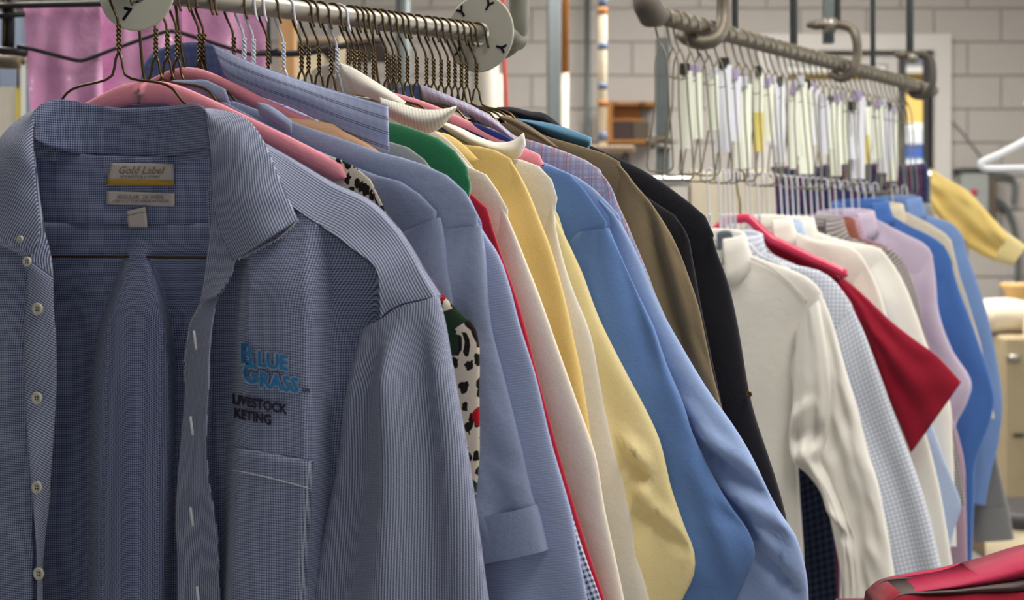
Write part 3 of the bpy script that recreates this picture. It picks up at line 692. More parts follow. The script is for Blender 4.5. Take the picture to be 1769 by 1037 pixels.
def garment(name, label, cat, fr, outline, ks, mat, length=.6, sw=(.165, .12), thick=.0065, sthick=.009, amp=.003, seed=1, neck=.07, collar=None,
            hem=.78, sleeve=True, sfold=1.2, bfold=3, wr=.4, cuff=0.0, sleeve_mat=None, base=None, group=None, armp=(.06, .06), slw=.003, crs=None, rid=.0, sink=.008):
    q = fr.loc(np.array([p[0] for p in outline], dtype=float), np.array([p[1] for p in outline], dtype=float), .003)
    q = [p for p in q]
    if q[0][0] > neck+.012:
        d = q[1]-q[0]; sl = min(max(-d[1]/max(d[0], 1e-6), .2), .55); q.insert(0, np.array([neck, q[0][1]+(q[0][0]-neck)*sl])); ks += 1
    q = np.array(q); root = base or thing(name, label, cat, tuple(fr.O), group)
    sh = q[:ks+1]; Sp = sh[-1]; Pp = Sp-np.array(armp)
    if sleeve:
        right = np.vstack([sh, [Sp+(q[ks+1]-Sp)*.6] if sink else [Sp+np.array([-.004, -.01])], [Sp+np.array([-.016, -.075])], [Pp+np.array([0, -.05])], [Pp+np.array([-.004, -.15])], [Pp+np.array([.008, -.35])], [(Pp[0]+.012, Sp[1]-hem)]])
    else:
        right = extend(q, Sp[1]-hem)
    ring('body', root, fr, mirror(right), right, 52, 44, thick, 0, mat, fold_fn(amp, bfold, seed, wr), top=.55)
    if sleeve:
        out = extend(q[ks-1:] if sink else q[ks:], Sp[1]-length)
        keep = out[:, 1] >= Sp[1]-length-.02; out = out[keep]
        o = cat_rom(out, 30); T = np.gradient(o, axis=0); T /= np.maximum(np.linalg.norm(T, axis=1), 1e-9)[:, None]
        T = np.array([T[max(0, i-3):i+4].mean(0) for i in range(len(T))]); T /= np.linalg.norm(T, axis=1)[:, None]
        N = np.stack([T[:, 1], -T[:, 0]], 1)              # towards the body
        s = np.linspace(0, 1, 30)[:, None]; wd = sw[0]*(1-s)+sw[1]*s
        if sink: o = o+N*.0025*(1-smoothstep(0, .15, s))
        inn = o+N*wd; k = smoothstep(0, .3, s); inn = (np.array(Pp)+T*0.0)*(1-k)+inn*k
        for sd in (1, -1):
            A, B = (inn, o) if sd > 0 else (mirror(o), mirror(inn))
            sl = ring('sleeve', root, fr, A, B, 64, 34, sthick, (lambda S, T: slw*smoothstep(0, .22, S)-sink*(1-smoothstep(0, .22, S))*(1-np.abs(2*T-1)**4)), sleeve_mat or mat, sleeve_folds(fr, amp*1.3, sfold, seed+3*sd+.5, wr, crs if sd > 0 else None, rid), 'along', top=.7)
            if cuff:
                n = max(2, int(30*(1-cuff/max(length, .01)))); A2, B2 = A[n-1:], B[n-1:]
                c = .5*(A2+B2); ring('cuff', sl, fr, c+(A2-c)*1.04, c+(B2-c)*1.04, 8, 26, sthick*1.25, slw+.001, sleeve_mat or mat, None, 'along')
    if collar:
        kw = dict(ztop=q[0][1]+.022); kw.update(collar); mt = kw.pop('mat', mat); collar_part(root, fr, mt, **kw)
    return root, q
F1 = lambda px: Frame(RAIL_FRONT.at_px(px), PSI1)
F2 = lambda px: Frame(RAIL_BACK.at_px(px), PSI2)
const = lambda v: (lambda X, Y, S, T: np.full_like(X, v))
def bulge(w0, h, seed=1, wr=.0): return lambda X, Y, S, T: w0+h*np.sin(math.pi*np.clip(T, 0, 1))*np.sin(math.pi*(.15+.7*S))+wr*nz(T*2+S, S*4, seed)

# ---- fabrics of the front rail
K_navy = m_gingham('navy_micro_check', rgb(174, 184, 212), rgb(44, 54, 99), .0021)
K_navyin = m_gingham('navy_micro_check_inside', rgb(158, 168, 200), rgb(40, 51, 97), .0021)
K_navystr = m_plaid('navy_micro_check_stripe', rgb(182, 190, 212), [(1, .0021, .5, 0, rgb(118, 128, 162), .4), (0, .0023, .5, 0, rgb(48, 57, 98), .88)])
K_leo = m_leopard('leopard_print'); K_leo2 = m_leopard('leopard_rose_print', -.03)
K_chA = m_plaid('grey_blue_chambray', rgb(136, 147, 180), [(0, .0012, .5, 0, rgb(164, 172, 198), .35), (1, .0012, .5, 0, rgb(96, 108, 150), .35)], .1)
K_chB = m_plaid('blue_chambray', rgb(146, 159, 194), [(0, .0014, .5, 0, rgb(176, 184, 208), .35), (1, .0014, .5, 0, rgb(108, 124, 168), .3)], .1)
K_chC = m_plaid('periwinkle_oxford', rgb(152, 166, 206), [(1, .0022, .45, 0, rgb(184, 194, 222), .55), (0, .0014, .5, 0, rgb(120, 138, 186), .25)], .06)
K_peach = m_plain('peach_knit', rgb(250, 200, 160))
K_plaidb = m_plaid('blue_fine_plaid', rgb(180, 190, 224), [(0, .009, .5, 0, rgb(194, 202, 232), .45), (1, .009, .5, 0, rgb(152, 168, 214), .4), (0, .009, .05, 0, rgb(90, 98, 150), .25), (1, .0125, .07, 0, rgb(74, 78, 116), .8), (1, .0125, .07, .0018, rgb(74, 78, 116), .8)])
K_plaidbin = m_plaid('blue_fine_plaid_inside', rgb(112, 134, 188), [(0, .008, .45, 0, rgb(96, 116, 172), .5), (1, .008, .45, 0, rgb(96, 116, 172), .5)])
K_sage = m_plain('sage_grey_fabric', rgb(146, 154, 152))
K_ging = m_gingham('blue_gingham', rgb(228, 230, 238), rgb(62, 82, 140), .0046)
K_green = m_plain('green_velvet', rgb(22, 112, 72), .8, .6, .12)
K_red = m_plain('red_knit', rgb(178, 26, 54), .95, .4, .14)
K_cream = m_plain('cream_cotton', rgb(236, 226, 212))
K_white = m_plain('white_cotton', rgb(234, 230, 220))
K_rib = m_stripe('white_ribbed_knit', rgb(236, 234, 224), rgb(214, 212, 202), .0036, .4)
K_yel = m_plain('yellow_linen', rgb(230, 200, 128), .9, .2, .08)
K_pale = m_plain('pale_yellow_poplin', rgb(244, 228, 172))
K_navyknit = m_plain('deep_navy_knit', rgb(30, 46, 122), .95, .4)
K_mid = m_plain('mid_blue_oxford', rgb(96, 130, 186), .9, .2, .1)
K_lblue = m_plain('light_blue_poplin', rgb(146, 170, 216), .75, .2)
K_pplaid = m_plaid('pink_blue_plaid', rgb(204, 200, 220), [(0, .0066, .45, 0, rgb(150, 160, 204), .55), (1, .0066, .45, 0, rgb(156, 164, 206), .5), (0, .0132, .07, .003, rgb(200, 104, 98), .8), (1, .0132, .07, .003, rgb(206, 120, 112), .7)])
K_olive = m_plain('olive_brown_twill', rgb(126, 112, 88), .9, .15, .08)
K_blk = m_plain('black_wool', rgb(36, 36, 44), .95, .1, .2)
K_blk2 = m_plain('charcoal_wool', rgb(44, 42, 48), .95, .1, .2)
K_teal = m_plain('steel_blue_knit', rgb(92, 138, 170))
K_label = m_solid('woven_label', rgb(196, 188, 186), .8, .2, .06, 60)
K_gold = m_solid('gold_ribbon', rgb(190, 150, 62), .5, .4, .2, 90)
K_btn = m_solid('pearl_button', rgb(208, 204, 190), .3, .5, .08, 300)
K_emb = m_solid('blue_embroidery', rgb(52, 128, 190), .6, .3, .25, 700)
K_embw = m_solid('pale_outline_thread', rgb(190, 204, 222), .8)
K_embk = m_solid('dark_embroidery', rgb(40, 38, 58), .8)
K_thr = m_solid('pale_thread', rgb(214, 214, 220), .8)

# ================================================================== the navy check shirt nearest the camera
f1 = F1(205)
sh1 = thing('dress_shirt', 'open navy micro-check shirt with blue embroidered lettering, nearest of the front rail', 'shirt', tuple(f1.O), 'shirts on the front rail')
I = np.interp
pl_l = lambda y: I(y, [385, 400, 480, 560, 640, 760, 1037, 1200], [236, 232, 205, 178, 163, 160, 158, 158])
pl_r = lambda y: I(y, [385, 400, 480, 560, 640, 760, 1037, 1200], [238, 243, 268, 290, 300, 298, 290, 288])
def w_back(X, Y, S, T):
    a = smoothstep(-7, 9, X-pl_l(Y)); b = smoothstep(-7, 9, pl_r(Y)-X); g = smoothstep(388, 560, Y)
    mid = .5*(pl_l(Y)+pl_r(Y))
    col = a*b*(.032*g - .010*g*((X-mid)/70)**2)
    w = -.004 - .008*g + col
    w = w - .004*np.exp(-((X-128)/30)**2)*g - .003*np.exp(-((X-325)/22)**2)*g
    return w + .002*nz(X/90, Y/170, 3.3) - .00002*np.abs(X-215)*0
def w_yoke(X, Y, S, T): return -.005+.003*np.sin((X-60)/95)+.002*nz(X/60, Y/60, 1.2)
topA = [(-250, 420), (-150, 340), (-20, 268), (62, 236), (120, 262), (220, 270), (300, 266), (362, 240), (455, 252), (575, 317), (692, 408)]
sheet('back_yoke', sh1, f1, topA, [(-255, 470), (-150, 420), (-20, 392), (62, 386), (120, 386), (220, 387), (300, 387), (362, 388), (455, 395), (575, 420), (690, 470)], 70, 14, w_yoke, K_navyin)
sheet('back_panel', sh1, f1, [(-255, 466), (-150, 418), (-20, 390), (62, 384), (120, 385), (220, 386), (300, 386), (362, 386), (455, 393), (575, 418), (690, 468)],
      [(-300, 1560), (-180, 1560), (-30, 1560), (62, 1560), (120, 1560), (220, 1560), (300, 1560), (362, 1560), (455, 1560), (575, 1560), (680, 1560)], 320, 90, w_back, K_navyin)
# collar: inner band at the back of the neck, outer fall behind, two front leaves
def w_neck(X, Y, S, T): return -.009+.040*np.clip(np.abs(X-207)/150, 0, 1)**2.4 + .0015*nz(X/30, Y/30, 2.2)
ctop = [(58, 196), (66, 184), (88, 173), (112, 172), (150, 179), (205, 186), (260, 186), (310, 182), (340, 180), (354, 188)]
cbot = [(58, 240), (70, 248), (95, 257), (125, 264), (165, 270), (215, 274), (265, 272), (310, 266), (342, 258), (362, 250)]
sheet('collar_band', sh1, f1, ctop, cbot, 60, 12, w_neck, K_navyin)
sheet('collar_fall', sh1, f1, ctop, [(30, 262), (50, 270), (80, 278), (112, 280), (150, 282), (205, 284), (260, 284), (310, 282), (340, 276), (380, 262)], 60, 10, lambda X, Y, S, T: w_neck(X, Y, S, T)-.003-.008*np.sin(np.clip(T*1.6, 0, 1.57)), K_navy)
wl = lambda X, Y, S, T: .030+.018*smoothstep(0, .4, S)+.010*np.sin(math.pi*np.clip(T*1.0, 0, 1))*(.4+.6*S)-.016*T**1.5*(1-.3*S)+.0012*nz(X/40, Y/40, 5.)
leafA = [(353, 187), (357, 215), (363, 262), (366, 320), (372, 370), (386, 415), (404, 450)]
leafB = [(354, 186), (392, 192), (428, 208), (455, 246), (478, 300), (502, 355), (516, 379)]
lf = sheet('collar_leaf', sh1, f1, leafA, leafB, 60, 34, wl, K_navystr, uvmode='along')
lfA = [(60, 190), (56, 225), (57, 280), (62, 340), (68, 385), (62, 425), (46, 446)]
lfB = [(59, 189), (36, 202), (6, 230), (-30, 285), (-58, 340), (-78, 380), (-72, 392)]
lf2 = sheet('collar_leaf', sh1, f1, lfB, lfA, 60, 34, lambda X, Y, S, T: wl(X, Y, S, 1-T), K_navystr, uvmode='along')
# frayed white edges of the collar leaves
def fray(parent, pts, w, n, ln, seed):
    rs = random.Random(seed); P = cat_rom(pts, n); gs = []
    for i in range(n):
        a = P[i]; b = a+np.array([rs.uniform(-3, 3), rs.uniform(.5, ln)]); m = .5*(a+b)+np.array([rs.uniform(-1.5, 1.5), 0])
        gs.append(tube_geo(f1.P(np.array([a[0], m[0], b[0]]), np.array([a[1], m[1], b[1]]), np.full(3, w)+np.array([0, .0006, .0002])), .00028, 4))
    return tag(make('frayed_edge', *join(*gs), K_thr, parent), kind='stuff')
fray(lf, [(404, 450), (420, 443), (445, 430), (480, 412), (500, 395), (515, 380)], .047, 90, 5, 1)
# inner neck stand of each front edge
sheet('collar_stand', sh1, f1, [(361, 256), (365, 320), (363, 390), (356, 450), (349, 500), (344, 524)], [(366, 256), (374, 330), (386, 395), (404, 450), (396, 482), (372, 514)], 40, 14, lambda X, Y, S, T: .022+(.018+.010*T)*smoothstep(.1, .9, S), K_navystr, uvmode='along')
sheet('collar_stand', sh1, f1, [(52, 262), (50, 330), (55, 400), (46, 446), (48, 462), (50, 478)], [(59, 262), (66, 330), (76, 400), (84, 430), (88, 452), (90, 480)], 40, 14, lambda X, Y, S, T: .030+.018*S-.008*T, K_navystr, uvmode='along')
# plackets
def w_plr(X, Y, S, T): return .044+.006*np.sin(S*9)*T-.010*(1-T)+.003*nz(X/30, Y/110, 8.)
plr = sheet('placket', sh1, f1, [(345, 522), (328, 560), (320, 620), (318, 690), (312, 760), (306, 830), (303, 900), (306, 980), (308, 1560)],
      [(396, 480), (372, 530), (362, 600), (360, 680), (356, 750), (360, 830), (372, 900), (378, 980), (384, 1560)], 90, 12, w_plr, K_navystr, uvmode='along')
fray(plr, [(404, 452), (398, 475), (386, 495), (370, 512), (352, 522), (338, 540), (328, 560), (322, 600), (318, 660)], .038, 90, 3, 5)
for px, py in ((337, 588), (331, 736), (331, 893), (342, 1030)):
    make('buttonhole', *tube_geo(cat_rom([f1.P(px-2, py-16, .0515), f1.P(px, py, .053), f1.P(px+2, py+16, .0515)], 8), .0011, 6), K_thr, plr)
def w_pll(X, Y, S, T): return .048-.010*T**2+.004*np.sin(S*11+1)*T+.002*nz(X/40, Y/90, 4.)
pll = sheet('placket', sh1, f1, [(46, 446), (47, 500), (42, 560), (41, 640), (44, 720), (50, 800), (57, 880), (63, 960), (66, 1560)],
      [(90, 478), (91, 530), (95, 590), (96, 650), (93, 720), (88, 800), (84, 870), (76, 940), (72, 1000), (80, 1560)], 80, 12, w_pll, K_navystr, uvmode='across')
def button(parent, px, py, w, r=.0054):
    u, z = f1.loc(np.array(float(px)), np.array(float(py)), w)
    b = make('button', *disc_geo(f1, u, z, w, r), K_btn, parent)
    make('thread_holes', *join(*[disc_geo(f1, u+dx, z+dz, w+.0011, r*.13, .0004, 6) for dx in (-.0011, .0011) for dz in (-.0011, .0011)]), K_embk, b)
for px, py in ((66, 534), (65, 688), (65, 842), (68, 991)): button(pll, px, py, .0495)
button(lf2, 48, 452, .055, .0042); button(lf2, 36, 413, .058, .003)
# front panels
xl = lambda y: I(y, [300, 450, 560, 700, 770, 1037, 1210], [400, 424, 416, 409, 402, 392, 388])
xr = lambda y: I(y, [300, 420, 600, 800, 1037, 1210], [560, 548, 545, 546, 530, 528])
def w_fr(X, Y, S, T):
    a = smoothstep(-14, 12, X-xl(Y)); b = smoothstep(-10, 46, xr(Y)-X+22)
    g = smoothstep(330, 520, Y)
    w = .026+a*b*(.020*g+.006) - .012*g*(1-b)*smoothstep(0, 60, X-xr(Y)) - .006*(1-a)*g
    return w+.0022*nz(X/55, Y/190, 6.6)+.0016*np.sin(X/19+Y/300)*g*a*b
sheet('front_panel', sh1, f1, [(358, 330), (390, 300), (430, 290), (478, 328), (507, 357), (560, 393), (610, 430), (648, 462), (662, 520), (680, 566)],
      [(384, 1560), (420, 1560), (450, 1560), (480, 1560), (510, 1560), (540, 1560), (570, 1560), (600, 1560), (630, 1560), (660, 1560)], 120, 120, w_fr, K_navy)
def w_fl(X, Y, S, T): return .034+.008*np.sin((X+40)/38)*smoothstep(420, 600, Y)+.0025*nz(X/60, Y/180, 9.9)
sheet('front_panel', sh1, f1, [(-275, 560), (-235, 440), (-160, 360), (-90, 310), (-20, 285), (20, 300), (52, 420)], [(-300, 1560), (-240, 1560), (-160, 1560), (-90, 1560), (-20, 1560), (25, 1560), (60, 1560)], 90, 70, w_fl, K_navy)
# shoulder yokes
sheet('shoulder_yoke', sh1, f1, [(452, 244), (500, 271), (575, 315), (640, 346), (682, 386), (707, 421), (737, 470), (764, 512)],
      [(436, 280), (478, 329), (507, 359), (560, 395), (610, 432), (648, 463), (655, 515), (656, 566)], 70, 40, lambda X, Y, S, T: -.004+.012*smoothstep(0, .10, T)+.026*T+.0016*nz(X/50, Y/50, 2.7), K_navystr, uvmode='along')
ysm = cat_rom([(478, 329), (507, 359), (560, 395), (610, 432), (648, 463)], 30)
make('yoke_seam', *tube_geo(f1.P(ysm[:, 0], ysm[:, 1], np.full(30, .0350)), .0005, 5), K_embk, sh1)
# sleeves
so = [(764, 511), (776, 560), (786, 620), (800, 700), (814, 780), (826, 860), (838, 950), (850, 1037), (880, 1200), (905, 1420)]
si = [(653, 566), (636, 620), (618, 690), (604, 760), (590, 830), (574, 910), (558, 985), (546, 1040), (520, 1200), (490, 1420)]
soL = f1.loc(np.array([p[0] for p in so], float), np.array([p[1] for p in so], float), .01); siL = f1.loc(np.array([p[0] for p in si], float), np.array([p[1] for p in si], float), .01)
def sfold(U, Z, S, T):
    e = smoothstep(0, .15, S)
    return e*(.015*np.exp(-((T-.52-.04*np.sin(4*S))/.13)**2)-.008*np.exp(-((T-.8)/.1)**2)+.004*np.sin(T*15+2*S))+.0025*nz(T*4, S*5, 11.)
for sd in (1, -1):
    A, B = (siL, soL) if sd > 0 else (mirror(soL), mirror(siL))
    ring('sleeve', sh1, f1, A, B, 70, 50, .020, (lambda S, T: .018+.014*((1-T) if sd > 0 else T)*(1-smoothstep(0, .3, S))), K_navystr, sfold, 'along', top=.75)
smp = cat_rom([(654, 565), (664, 545), (690, 528), (725, 519), (764, 511)], 30)
make('armhole_seam', *tube_geo(f1.P(smp[:, 0], smp[:, 1], 0.037-.028*np.linspace(0, 1, 30)**3), .0007, 5), K_embk, sh1)
# left shoulder yoke, mirrored
yA = f1.loc(np.array([452, 500, 575, 640, 682, 707, 737, 764.]), np.array([244, 271, 315, 346, 386, 421, 470, 512.]), .01)
yB = f1.loc(np.array([440, 478, 545, 606, 640, 652, 652, 655.]), np.array([270, 287, 338, 394, 436, 480, 525, 566.]), .03)
sheet('shoulder_yoke', sh1, f1, mirror(yA), mirror(yB), 50, 20, lambda X, Y, S, T: -.002+.030*np.sin(np.clip(T*1.35, 0, 1)*math.pi/2), K_navystr, px=False, uvmode='along')
# chest pocket
pk = sheet('pocket', sh1, f1, [(402, 772), (398, 860), (394, 950), (390, 1560)], [(541, 798), (536, 860), (530, 950), (522, 1560)], 60, 30, lambda X, Y, S, T: w_fr(X, Y, S, T)+.0022, K_navy)
hb = cat_rom([(401, 812), (440, 820), (490, 832), (538, 845)], 24)
make('pocket_seam', *tube_geo(f1.P(hb[:, 0], hb[:, 1], w_fr(hb[:, 0], hb[:, 1], 0, 0)+.0026), .00045, 5), K_thr, pk)
hb = cat_rom([(534, 800), (530, 860), (524, 950), (517, 1200)], 24)
make('pocket_seam', *tube_geo(f1.P(hb[:, 0], hb[:, 1], w_fr(hb[:, 0], hb[:, 1], 0, 0)+.0026), .0004, 5), K_thr, pk)
# embroidery (pixel size, centre, slope along the line)
def stitch(txt, x0, y0, size, slope, bold, mat, dw, name, sq=.92, parent=sh1):
    V, Fc = text_geo(txt, size, bold, 0, 0, 'LEFT'); X = x0+V[:, 0]*sq; Y = y0-V[:, 1]+V[:, 0]*sq*slope
    return make(name, f1.P(X, Y, w_fr(X, Y, 0, 0)+dw), Fc, mat, parent, smooth=False)
for (t_, x_, y_, s_, sq) in (('B', 414, 612, 50, .80), ('LUE', 444, 621, 36, .88), ('G', 418, 645, 46, .80), ('RASS', 447, 657, 36, .88)):
    stitch(t_, x_, y_, s_, .16, 3.2, K_embw, .0030, 'lettering', sq); stitch(t_, x_, y_, s_, .16, 1.7, K_emb, .0040, 'lettering', sq)
stitch('TM', 521, 674, 11, .16, .3, K_embk, .0016, 'lettering', .9)
stitch('LIVESTOCK', 401, 690, 23, .20, 1.2, K_embk, .0030, 'lettering', .80); stitch('KETING', 404, 714, 23, .20, 1.2, K_embk, .0030, 'lettering', .80)
# neck labels
wb_ = lambda X, Y: w_yoke(X, Y, 0, 0)
lb = sheet('brand_label', sh1, f1, [(192, 281), (187, 300), (184, 320)], [(299, 283), (300, 300), (300, 321)], 8, 20, lambda X, Y, S, T: wb_(X, Y)+.0018, K_label, thick=.0008)
sheet('gold_ribbon', lb, f1, [(185, 309), (184, 319)], [(300, 312), (300, 321)], 4, 20, lambda X, Y, S, T: wb_(X, Y)+.0026, K_gold, thick=.0006)
def ltxt(txt, x0, y0, size, shear, bold, mat, dw, par, sq=1):
    V, Fc = text_geo(txt, size, bold, shear); X = x0+V[:, 0]*sq; Y = y0-V[:, 1]
    make('lettering', f1.P(X, Y, wb_(X, Y)+dw), Fc, mat, par, smooth=False)
K_lt = m_solid('tan_print', rgb(150, 132, 104), .8); K_lt2 = m_solid('grey_print', rgb(136, 130, 128), .8)
ltxt('Gold Label', 242, 295, 18, .35, .1, K_lt, .0028, lb); ltxt('ROUNDTREE & YORKE', 242, 306, 6.6, 0, .05, K_lt2, .0028, lb)
lb2 = sheet('size_label', sh1, f1, [(184, 330), (184, 353)], [(301, 334), (301, 357)], 6, 20, lambda X, Y, S, T: wb_(X, Y)+.0018, K_label, thick=.0008)
ltxt('REGULAR  2X WIDE', 242, 341, 9, 0, .05, K_lt2, .0028, lb2); ltxt('100% COTTON MADE IN INDIA', 242, 348, 7, 0, .05, K_lt2, .0028, lb2)
lb3 = sheet('care_tag', sh1, f1, [(218, 365), (220, 380), (222, 393)], [(250, 358), (253, 375), (254, 393)], 6, 8, lambda X, Y, S, T: wb_(X, Y)+.005+.001*T, K_label, thick=.0008)
make('fold_line', *tube_geo(f1.P(np.array([219., 236, 252]), np.array([373., 369, 366]), np.full(3, .0055)), .0003, 4), K_lt2, lb3)
# ================================================================== the other garments of the front rail
GF = 'shirts on the front rail'
def bar_hanger(name, label, fr, pts, h0, h1, th, mat, hook_mat, drop, group='pink flocked hangers'):
    """A flat moulded hanger: a tapering bar along pts (local u, z) mirrored, with a wire hook."""
    root = thing(name, label, 'hanger', tuple(fr.O), group)
    P = cat_rom(pts, 26); P = np.vstack([mirror(P)[::-1][:-1], P]); n = len(P)
    T = np.gradient(P, axis=0); T /= np.linalg.norm(T, axis=1)[:, None]; N = np.stack([-T[:, 1], T[:, 0]], 1)
    x = np.abs(np.linspace(-1, 1, n)); hh = h0*(1-x)+h1*x; hh = hh*np.sqrt(np.clip((1-x)/.03, .02, 1))
    V = []; m = 12
    for k in range(m):
        a = 2*math.pi*k/m; q = P+N*(hh/2*math.sin(a))[:, None]; V.append(fr.G(q[:, 0], q[:, 1], np.full(n, th/2*math.cos(a))))
    V = np.array(V).transpose(1, 0, 2)
    Fc = [(i*m+k, (i+1)*m+k, (i+1)*m+(k+1) % m, i*m+(k+1) % m) for i in range(n-1) for k in range(m)]
    L = np.linspace(-.2, .2, n); UV = np.stack([np.repeat(L[:, None], m, 1), np.repeat(np.arange(m)[None]*.003, n, 0)], -1)
    make('bar', V.reshape(-1, 3), Fc, mat, root, UV.reshape(-1, 2))
    zc = P[n//2][1]; rr = RF+.0014
    h = [(0, zc-.004), (0, zc+.008), (-.003, zc+.02), (-rr*.8, -.012)]+[(rr*math.cos(a), rr*math.sin(a)) for a in np.linspace(math.pi*.97, -.06, 12)]+[(rr*1.2, -.012)]
    h = np.array(h); make('hook', *tube_geo(cat_rom(fr.G(h[:, 0], h[:, 1], np.zeros(len(h))), 40), .0014, 7), hook_mat, root)
    return root
def lpx(fr, L, w=0.0): return fr.loc(np.array([p[0] for p in L], float), np.array([p[1] for p in L], float), w)

# --- leopard blouse on a pink hanger
f2 = F1(252)
bar_hanger('padded_hanger', 'pink flocked hanger carrying the leopard blouse, right behind the navy check shirt', f2, lpx(f2, [(244, 161), (280, 160), (320, 172), (370, 194), (430, 222), (490, 251), (550, 281), (600, 308)]), .020, .017, .008, M_pinkh, M_wire, .05)
garment('leopard_blouse', 'leopard print blouse with red roses on the pink flocked hanger', 'blouse', f2, [(551, 266), (572, 270), (602, 284), (630, 301), (646, 328), (668, 376), (702, 430), (740, 474), (768, 513), (812, 555), (826, 578), (828, 700), (828, 790), (822, 860)], 5, K_leo, length=.36, sw=(.16, .13), neck=.178, thick=.004, sthick=.007, amp=.0015, seed=2, group=GF, sleeve_mat=K_leo2)
# --- chambray shirts
fA = F1(269)
gA, _ = garment('dress_shirt', 'grey blue chambray shirt behind the leopard blouse, its sleeve mostly covered', 'shirt', fA, [(385, 176), (440, 205), (500, 236), (540, 257), (583, 275), (639, 300), (694, 315), (722, 335), (743, 356), (758, 376), (765, 408), (772, 460), (782, 523), (792, 640), (800, 800)], 9, K_chA, length=.30, thick=.006, amp=.003, seed=3, neck=.07, group=GF, armp=(.032, .012), sink=0)
sheet('collar', gA, fA, [(232, 172), (262, 150), (300, 139), (333, 138), (354, 138), (372, 146), (388, 154)], [(250, 176), (275, 172), (310, 168), (340, 170), (362, 178), (385, 188), (402, 196)], 30, 10, bulge(-.004, .004), K_chA)
fB = F1(289)
gB, _ = garment('dress_shirt', 'blue chambray short-sleeved shirt with a turned hem, behind the grey blue one', 'shirt', fB, [(445, 190), (507, 212), (562, 231), (615, 249), (667, 267), (708, 276), (743, 290), (778, 308), (802, 332), (819, 363), (829, 391), (838, 450), (848, 560), (870, 650), (895, 750), (918, 850), (930, 890), (944, 950)], 10, K_chB, length=.268, sw=(.12, .075), thick=.006, sthick=.010, amp=.003, seed=5, cuff=.032, group=GF, armp=(.034, .002), rid=.001, sink=0)
sheet('collar', gB, fB, [(443, 176), (461, 180), (485, 195), (503, 209)], [(448, 199), (460, 206), (480, 218), (502, 231)], 12, 8, bulge(.008, .004), K_chB)
fB2 = F1(306)
gB2, _ = garment('dress_shirt', 'periwinkle oxford short-sleeved shirt whose hem hangs lowest of the blue short sleeves', 'shirt', fB2, [(520, 224), (615, 253), (667, 270), (743, 293), (778, 310), (803, 334), (821, 364), (832, 390), (843, 410), (862, 443), (883, 505), (897, 560), (925, 650), (951, 760), (985, 880), (1000, 960), (1014, 1034)], 7, K_chC, length=.345, sw=(.13, .11), thick=.0055, sthick=.009, amp=.002, seed=6, cuff=.034, group=GF, armp=(.04, .01), sink=.003)
# --- peach top on a second pink hanger
fP = F1(319)
bar_hanger('padded_hanger', 'pink flocked hanger with the peach top, its hook before the blue plaid collar', fP, lpx(fP, [(314, 128), (345, 131), (400, 154), (450, 179), (500, 202), (555, 224), (620, 254)]), .013, .011, .006, M_pinkh, M_wire, .05)
garment('peach_top', 'peach gathered top draped over the second pink hanger', 'top', fP, [(560, 211), (572, 213), (590, 226), (620, 241), (650, 260), (672, 290), (690, 350), (700, 500)], 5, K_peach, neck=.118, sleeve=False, thick=.010, amp=.004, bfold=9, seed=8, hem=.5, group=GF)
# --- blue plaid shirt with the long collar
f6 = F1(345)
g6, _ = garment('dress_shirt', 'blue plaid shirt with a long pressed collar wing lying flat', 'shirt', f6, [(430, 158), (500, 186), (560, 214), (620, 245), (668, 275), (700, 330), (730, 420), (750, 560), (770, 800)], 5, K_plaidb, length=.5, thick=.005, amp=.002, seed=9, neck=.07, group=GF)
sheet('collar_band', g6, f6, [(240, 160), (247, 118), (262, 92), (300, 77), (340, 73), (366, 77), (382, 88)], [(248, 168), (262, 166), (285, 165), (320, 164), (350, 162), (385, 158), (410, 150)], 34, 12, lambda X, Y, S, T: -.008+.012*(2*S-1)**2+.003*T, K_plaidbin)
sheet('collar_leaf', g6, f6, [(366, 77), (382, 84), (432, 107), (492, 129), (560, 151), (620, 168), (669, 182)], [(388, 130), (408, 150), (452, 167), (520, 193), (580, 221), (628, 244), (671, 263)], 50, 14, bulge(.012, .006, 4, .001), K_plaidb, uvmode='across')
# --- sage, gingham, green, red
fS = F1(404)
garment('sage_top', 'sage grey top showing a thin shoulder beside the plaid collar point', 'top', fS, [(600, 226), (640, 236), (672, 245), (696, 251), (722, 268), (742, 287), (760, 320), (776, 370), (800, 460), (850, 620), (890, 800)], 6, K_sage, length=.45, thick=.005, amp=.002, seed=10, group=GF)
fG = F1(438)
garment('dress_shirt', 'blue and white gingham shirt glimpsed before the red sweater sleeve', 'shirt', fG, [(640, 240), (700, 262), (748, 300), (775, 350), (800, 410), (850, 520), (905, 660), (950, 780), (978, 852), (996, 915), (1015, 972), (1038, 1037)], 4, K_ging, length=.55, thick=.005, sthick=.006, amp=.0015, seed=11, group=GF)
fV = F1(463)
garment('green_sweater', 'dark green velvet sweater with a rounded shoulder', 'sweater', fV, [(640, 204), (672, 210), (696, 216), (729, 228), (752, 237), (778, 255), (799, 279), (810, 302), (814, 328), (806, 352), (800, 420), (830, 560)], 7, K_green, length=.3, thick=.009, sthick=.011, amp=.002, seed=12, group=GF, sw=(.14, .12))
fR = F1(490)
garment('red_sweater', 'red knit sweater seen as a long narrow edge', 'sweater', fR, [(740, 262), (780, 300), (811, 334), (833, 353), (844, 368), (855, 402), (868, 443), (889, 505), (906, 560), (935, 671), (966, 785), (992, 873), (1018, 956), (1046, 1040)], 4, K_red, length=.6, thick=.006, sthick=.009, amp=.001, seed=13, group=GF)
